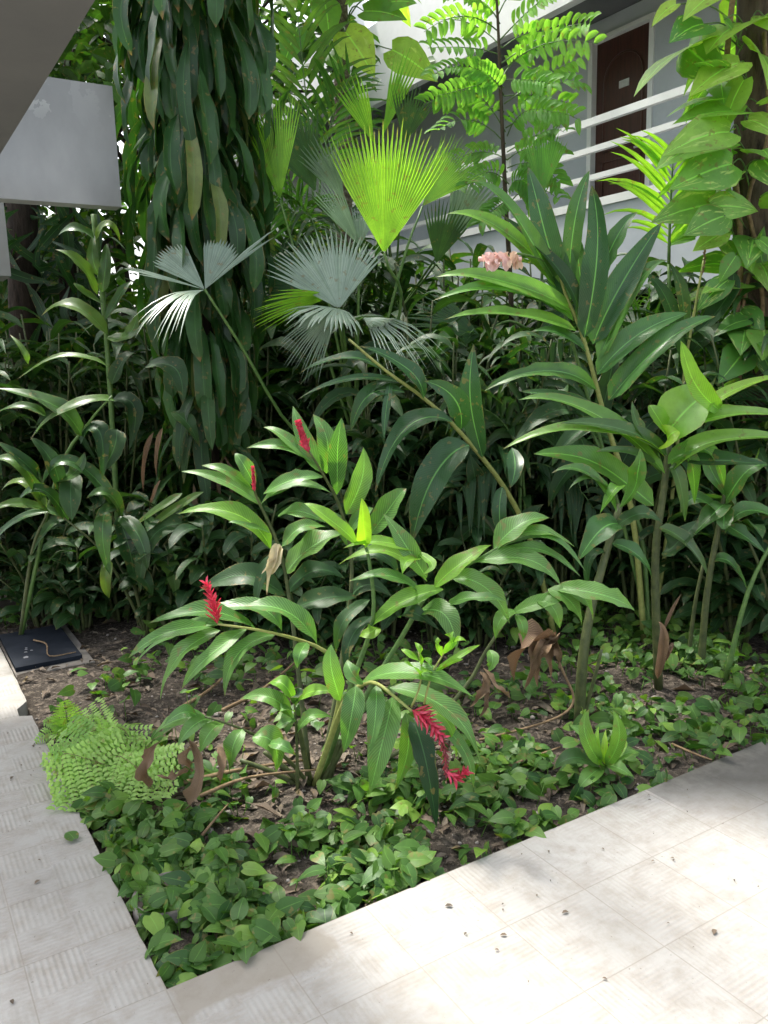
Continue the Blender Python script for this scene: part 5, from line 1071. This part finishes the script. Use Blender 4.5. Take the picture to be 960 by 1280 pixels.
dead('curled_dead_leaf', 'dark brown dead leaf standing upright beside the maidenhair fern', [(188, 985, 185, 955, 202, 921, 22)], 2.88)
dead('curled_dead_leaf', 'pale papery dead leaf curling down onto the ground cover', [(236, 925, 244, 985, 210, 1040, 20), (236, 962, 215, 975, 196, 968, 10)], 2.8)
dead('curled_dead_leaf', 'narrow brown dead leaf under the low ginger leaves', [(240, 965, 232, 945, 244, 925, 16)], 2.82)
dead('curled_dead_leaf', 'tan dead leaf hanging from the low ginger cane', [(272, 935, 279, 955, 274, 978, 14)], 2.85)
dead('curled_dead_leaf', 'orange brown dead leaves twisted together behind the hanging red spike', [(600, 840, 608, 862, 586, 882, 14), (604, 835, 622, 858, 638, 874, 9), (608, 850, 606, 880, 600, 895, 8)], 3.15)
def twig(label, pts, rad=.008):
    q = [G(u, v, z) for u, v, z in pts]; t = thing('fallen_twig', label, 'twig', (q[0][0], q[0][1], -.05)); mb = MB(); tube(mb, q, np.linspace(rad, rad*.5, len(q)), ns=6); mb.build('twig_body', M['twig'], t)
twig('long thin fallen twig crossing the bare soil beneath the striped leaves', [(278, 888, 0), (330, 860, .02), (390, 810, .02)], .010)
twig('forked brown twig on the soil under the ginger canes', [(225, 885, 0), (262, 862, .015), (290, 835, .01)], .010)
twig('dry reddish stalk lying among the ground cover and dead leaves', [(230, 978, .0), (300, 962, .03), (380, 950, .02)], .010)
twig('dry stalk lying parallel to a second stalk near the ginger base', [(250, 995, .0), (310, 972, .03), (395, 962, .02)], .008)
twig('slender dry stem lying across the soil beside the rosette', [(615, 968, 0), (650, 952, .02), (700, 934, .02)], .007)
twig('thin pale twig near the corner of the front path', [(840, 930, 0), (868, 942, .01), (890, 950, .01)], .006)
twig('bent wire thin twig resting on the inspection cover', [(42, 800, .01), (58, 805, .012), (62, 820, .012), (95, 815, .012)], .005)
twig('short twig in the pebbles beside the corner ground cover', [(252, 1045, 0), (268, 1025, .015), (285, 1005, .01)], .006)
# round drain cap in the corner
q = G(212, 1130, -.02); t = thing('drain_cap', 'round grey drain cap with a pale rim half hidden in the corner ground cover', 'drain', (q[0], q[1], -.05))
mb = MB(); a_ = np.linspace(0, 2*math.pi, 33)[:-1]
V = []; 
for r, z in ((.108, -.05), (.108, .020), (.098, .022), (.096, .006), (.0001, .006)): V += [(q[0]+r*math.cos(a), q[1]+r*math.sin(a), z) for a in a_]
F = [(i*32+k, i*32+(k+1) % 32, (i+1)*32+(k+1) % 32, (i+1)*32+k) for i in range(4) for k in range(32)]
mb.add(V[:128], F[:96]); mb.build('rim', M['concrete'], t)
mb = MB(); mb.add([(q[0]+.0935*math.cos(a), q[1]+.0955*math.sin(a), .008) for a in a_], [tuple(range(32))]); mb.build('cap', M['sand'], t, smooth=False)
# leaf fallen on the path, dark bits of debris
p_ = G(93, 1052, .004); t = thing('fallen_leaf', 'single green leaf fallen on the pale path tiles', 'leaf', p_)
mb = MB(); heart(mb, p_+UP*.01, [-.2, .9, .15], UP+toward_cam(p_)*.4, .07, (.3, .1, .5)); mb.build('leaf_blade', M['cover'], t)
mb = MB()
for i in range(150):
    x, y = rng.uniform(-.4, 3.6), rng.uniform(.7, 1.93)
    if i % 3 == 0: x, y = rng.uniform(.0, .46), rng.uniform(1.3, 4.)
    a = rng.uniform(0, 6.28); d = np.array([math.cos(a), math.sin(a), 0]); L = rng.uniform(.004, .014) if rng.random() < .9 else rng.uniform(.02, .03); z = .0035
    q = np.array([x, y, z]); leaf(mb, q, q+d*L*.5+UP*.003, q+d*L, L*.5, UP, 'oval', n=3, m=2, tint=(rng.uniform(0, .8), rng.uniform(0, .2), .5))
tag(mb.build('path_debris', M['litter']), 'tiny dry bits of debris scattered on the path tiles', 'debris', kind='stuff')

# ================================================================ LIGHT, WORLD, CAMERA
SUN = nv([-.11, .44, .90])
el = math.asin(SUN[2]); az = math.atan2(SUN[0], SUN[1])
w = bpy.data.worlds.new('World'); SC.world = w; w.use_nodes = True
nt = w.node_tree; nt.nodes.clear(); ow = nt.nodes.new('ShaderNodeOutputWorld'); bg = nt.nodes.new('ShaderNodeBackground'); sk = nt.nodes.new('ShaderNodeTexSky')
sk.sky_type = 'NISHITA'; sk.sun_disc = False; sk.sun_elevation = el; sk.sun_rotation = az; sk.air_density = 1.; sk.dust_density = 5.; sk.ozone_density = 1.
hs = nt.nodes.new('ShaderNodeHueSaturation'); hs.inputs['Saturation'].default_value = .42; nt.links.new(sk.outputs[0], hs.inputs['Color']); nt.links.new(hs.outputs[0], bg.inputs[0]); bg.inputs[1].default_value = .135; nt.links.new(bg.outputs[0], ow.inputs[0])
ld = bpy.data.lights.new('Sun', 'SUN'); ld.energy = 2.1; ld.angle = math.radians(5); ld.color = (1, .955, .88)
lo = bpy.data.objects.new('Sun', ld); COL.objects.link(lo); lo.location = (2, 5, 12); lo.rotation_euler = Vector(SUN).to_track_quat('Z', 'Y').to_euler()
cd = bpy.data.cameras.new('Camera'); cam = bpy.data.objects.new('Camera', cd); COL.objects.link(cam); SC.camera = cam
cd.sensor_fit = 'VERTICAL'; cd.sensor_height = 36; cd.lens = 36*FPX/1280; cd.clip_start = .02; cd.clip_end = 2000
R = np.column_stack([RT, UPV, -FW]); cam.matrix_world = Matrix([[*R[i], EYE[i]] for i in range(3)]+[[0, 0, 0, 1]])
vs = SC.view_settings; SC.display_settings.display_device = 'sRGB'; vs.view_transform = 'Standard'; vs.look = 'None'; vs.gamma = 1; vs.exposure = 1.95; vs.use_curve_mapping = False
cy = SC.cycles; SC.render.engine = 'CYCLES'; cy.max_bounces = 7; cy.diffuse_bounces = 4; cy.glossy_bounces = 2; cy.transmission_bounces = 4; cy.transparent_max_bounces = 4
cy.sample_clamp_indirect = 4; cy.use_denoising = True; cy.use_adaptive_sampling = True; cy.adaptive_threshold = .02; cy.caustics_reflective = False; cy.caustics_refractive = False
